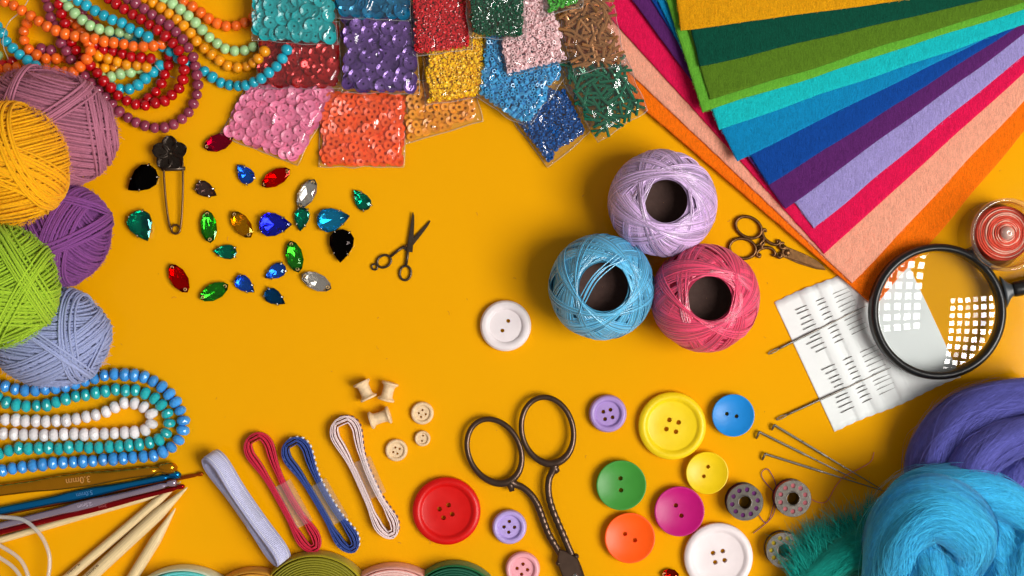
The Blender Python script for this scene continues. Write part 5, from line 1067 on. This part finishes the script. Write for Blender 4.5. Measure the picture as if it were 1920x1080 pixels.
# ------------------------------------------------------------------ wool rovings
def rope(pts, rad, m_, t_, seed, nf, fuzz=.16, seg=26, zoff=0.0, tw=1.2, hw=.46, part_name='roving_fold'):
    rg = np.random.default_rng(seed); c = even(spline([P(x, y, z) for x, y, z in pts], 160), n=80); T, N, B = frames(c); s80 = np.linspace(0, 1, 80); r80 = np.interp(s80, np.linspace(0, 1, len(rad)), rad) * S
    def ring(s, phi, f):
        cc = np.stack([np.interp(s, s80, c[:, j]) for j in range(3)], -1); nn = np.stack([np.interp(s, s80, N[:, j]) for j in range(3)], -1); bb = np.stack([np.interp(s, s80, B[:, j]) for j in range(3)], -1)
        r = np.interp(s, s80, r80); lump = 1 + .07 * np.sin(3 * phi + 4 * s + seed) + .05 * np.sin(5 * phi - 7 * s + seed * 2) + .03 * np.sin(9 * phi + 3 * s)
        o = np.cos(phi)[..., None] * bb + np.sin(phi)[..., None] * nn; return cc + o * (r * lump * f)[..., None], o, unit(np.gradient(cc, axis=-2))
    a = np.linspace(0, 2 * PI, 37)[:-1]; SS, AA = np.meshgrid(s80, a, indexing='ij'); V, _, _ = ring(SS.T, (AA + tw * SS).T, np.full_like(SS.T, .982)); V = V.transpose(1, 0, 2)
    n, sides = 80, 36; i = np.arange(n - 1)[:, None]; j = np.arange(sides)[None]; j2 = (j + 1) % sides
    b_ = MB(); b_.add(V.reshape(-1, 3), [np.stack([i * sides + j, i * sides + j2, (i + 1) * sides + j2, (i + 1) * sides + j], -1).reshape(-1, 4), np.array([list(range(sides))[::-1]]), np.array([[(n - 1) * sides + q for q in range(sides)]])])
    core = part(part_name, b_, m_, t_)
    s0 = rg.uniform(-.25, .9, nf); ln = rg.uniform(.25, .6, nf); s = np.clip(s0[:, None] + ln[:, None] * np.linspace(0, 1, seg)[None], 0, 1)
    phi = rg.uniform(0, 2 * PI, nf)[:, None] + tw * s + rg.normal(0, .25, nf)[:, None] * np.linspace(-1, 1, seg) + .12 * np.sin(np.linspace(0, 6, seg)[None] * rg.uniform(.5, 1.5, nf)[:, None] + rg.uniform(0, 6, nf)[:, None])
    f = 1 + np.abs(rg.normal(0, .015, nf))[:, None] + (rg.random(nf) < .10)[:, None] * fuzz * rg.random(nf)[:, None] * np.sin(np.linspace(0, PI, seg))[None] * 2
    Q, o, tg = ring(s, phi, f); tq = unit(np.gradient(Q, axis=1)); sdv = unit(np.cross(tq, o)); w = np.broadcast_to((PX(hw) * np.sin(np.linspace(.12, PI - .12, seg)) ** .4)[None], (nf, seg)) * rg.uniform(.5, 1.1, nf)[:, None]
    b_ = MB(); ribbons(b_, Q, sdv, w); part('fibres', b_, m_, core, kind='stuff')
def wool(nm, col, var=.16): return mat('wool_' + nm, col, .85, 0, .08, .10, 300, .2, 2500, sheen=.7, island=var)
WP, WB, WT = wool('purple', '#6465ba'), wool('blue', '#40b8e8'), wool('teal', '#12998c')
t_ = thing('wool_roving', 'purple wool roving bundle above the blue one', 'wool roving', P(1830, 830), 'wool rovings')
rope([(1738, 950, .012), (1752, 860, .020), (1798, 795, .026), (1862, 762, .028), (1960, 750, .028)], [40, 46, 47, 46, 46], WP, t_, 3, 1700)
rope([(1800, 950, .024), (1822, 872, .036), (1872, 828, .040), (1960, 800, .040)], [36, 40, 40, 38], WP, t_, 4, 1500)
rope([(1868, 960, .022), (1900, 890, .030), (1960, 850, .034)], [38, 40, 40], WP, t_, 5, 1200)
t_ = thing('wool_roving', 'bright blue wool roving bundle in the corner over the purple one', 'wool roving', P(1770, 1010), 'wool rovings')
rope([(1680, 960, .030), (1712, 925, .036), (1770, 915, .040), (1835, 920, .040), (1895, 948, .036), (1960, 1010, .030)], [30, 42, 44, 44, 42, 40], WB, t_, 6, 1900)
rope([(1676, 1140, .020), (1674, 1060, .034), (1692, 992, .046), (1738, 955, .052), (1790, 972, .053), (1818, 1012, .048), (1806, 1060, .040)], [54, 58, 60, 60, 56, 50, 34], WB, t_, 7, 2800, tw=.6)
rope([(1760, 1160, .022), (1768, 1080, .026), (1770, 1010, .026), (1765, 960, .024)], [60, 62, 60, 40], WB, t_, 15, 900, tw=.3)
rope([(1742, 1140, .050), (1738, 1070, .052), (1724, 1010, .046)], [38, 38, 26], WB, t_, 8, 1300, tw=.3)
rope([(1800, 1140, .046), (1794, 1090, .048), (1775, 1040, .044)], [34, 33, 22], WB, t_, 9, 1100, tw=.3)
rope([(1862, 1150, .026), (1884, 1070, .032), (1872, 1005, .034), (1830, 960, .030)], [36, 36, 36, 30], WB, t_, 10, 1400)
rope([(1935, 1150, .022), (1918, 1070, .034), (1930, 1010, .036), (1970, 985, .034)], [40, 44, 42, 40], WB, t_, 11, 1400)
t_ = thing('wool_roving', 'dark teal wool tuft with wispy ends beside the yellow bobbin', 'wool roving', P(1570, 1050), 'wool rovings')
rope([(1480, 1140, .008), (1525, 1085, .012), (1580, 1045, .015), (1650, 1020, .016)], [30, 36, 42, 50], WT, t_, 12, 1500, tw=.2)
rg = np.random.default_rng(77); nf = 2600; seg = 12; s = np.linspace(0, 1, seg)
rx = rg.uniform(0, 1, nf); clump = np.round(rx * 16) / 16 + rg.normal(0, .008, nf)
X0 = 1512 + 130 * rx + rg.normal(0, 12, nf); Y0 = 1085 - 75 * rx + rg.normal(0, 14, nf)
ang = np.radians(-112 - 26 * np.sin(clump * 19) + rg.normal(0, 9, nf)); ln = (58 + 30 * np.sin(clump * 31) ** 2) * rg.uniform(.6, 1.12, nf); cv = rg.normal(0, .25, nf) + .35 * np.sin(clump * 23)
A = ang[:, None] + cv[:, None] * s[None]; dx = np.cumsum(np.cos(A), 1) / seg * ln[:, None]; dy = np.cumsum(np.sin(A), 1) / seg * ln[:, None]
Zf = (.008 + .016 * rg.random(nf))[:, None] * (1 - .55 * s[None] ** 2); k = S * (1 - Zf)
Q = np.stack([(X0[:, None] + dx - 960) * k, (540 - Y0[:, None] - dy) * k, Zf], -1); up = np.zeros_like(Q); up[..., 2] = 1; sdv = unit(np.cross(unit(np.gradient(Q, axis=1)), up))
b_ = MB(); ribbons(b_, Q, sdv, np.broadcast_to(PX(.5) * (1 - .8 * s)[None], (nf, seg))); part('wisps', b_, WT, t_, kind='stuff')

# ------------------------------------------------------------------ lint and specks on the table
rg = np.random.default_rng(9); b_ = MB()
for _ in range(70):
    x, y = rg.uniform(0, 1920), rg.uniform(0, 1080); a = rg.uniform(0, 6.28); l = rg.uniform(2, 9); c = np.array([P(x + l * q * math.cos(a + q * 1.2), y + l * q * math.sin(a + q * 1.2), .0002) for q in np.linspace(0, 1, 5)])
    tube(b_, c, PX(rg.uniform(.2, .5)), 4)
part('lint', b_, mat('lint', '#c98a3a', .9, 0, .1), None, kind='stuff')
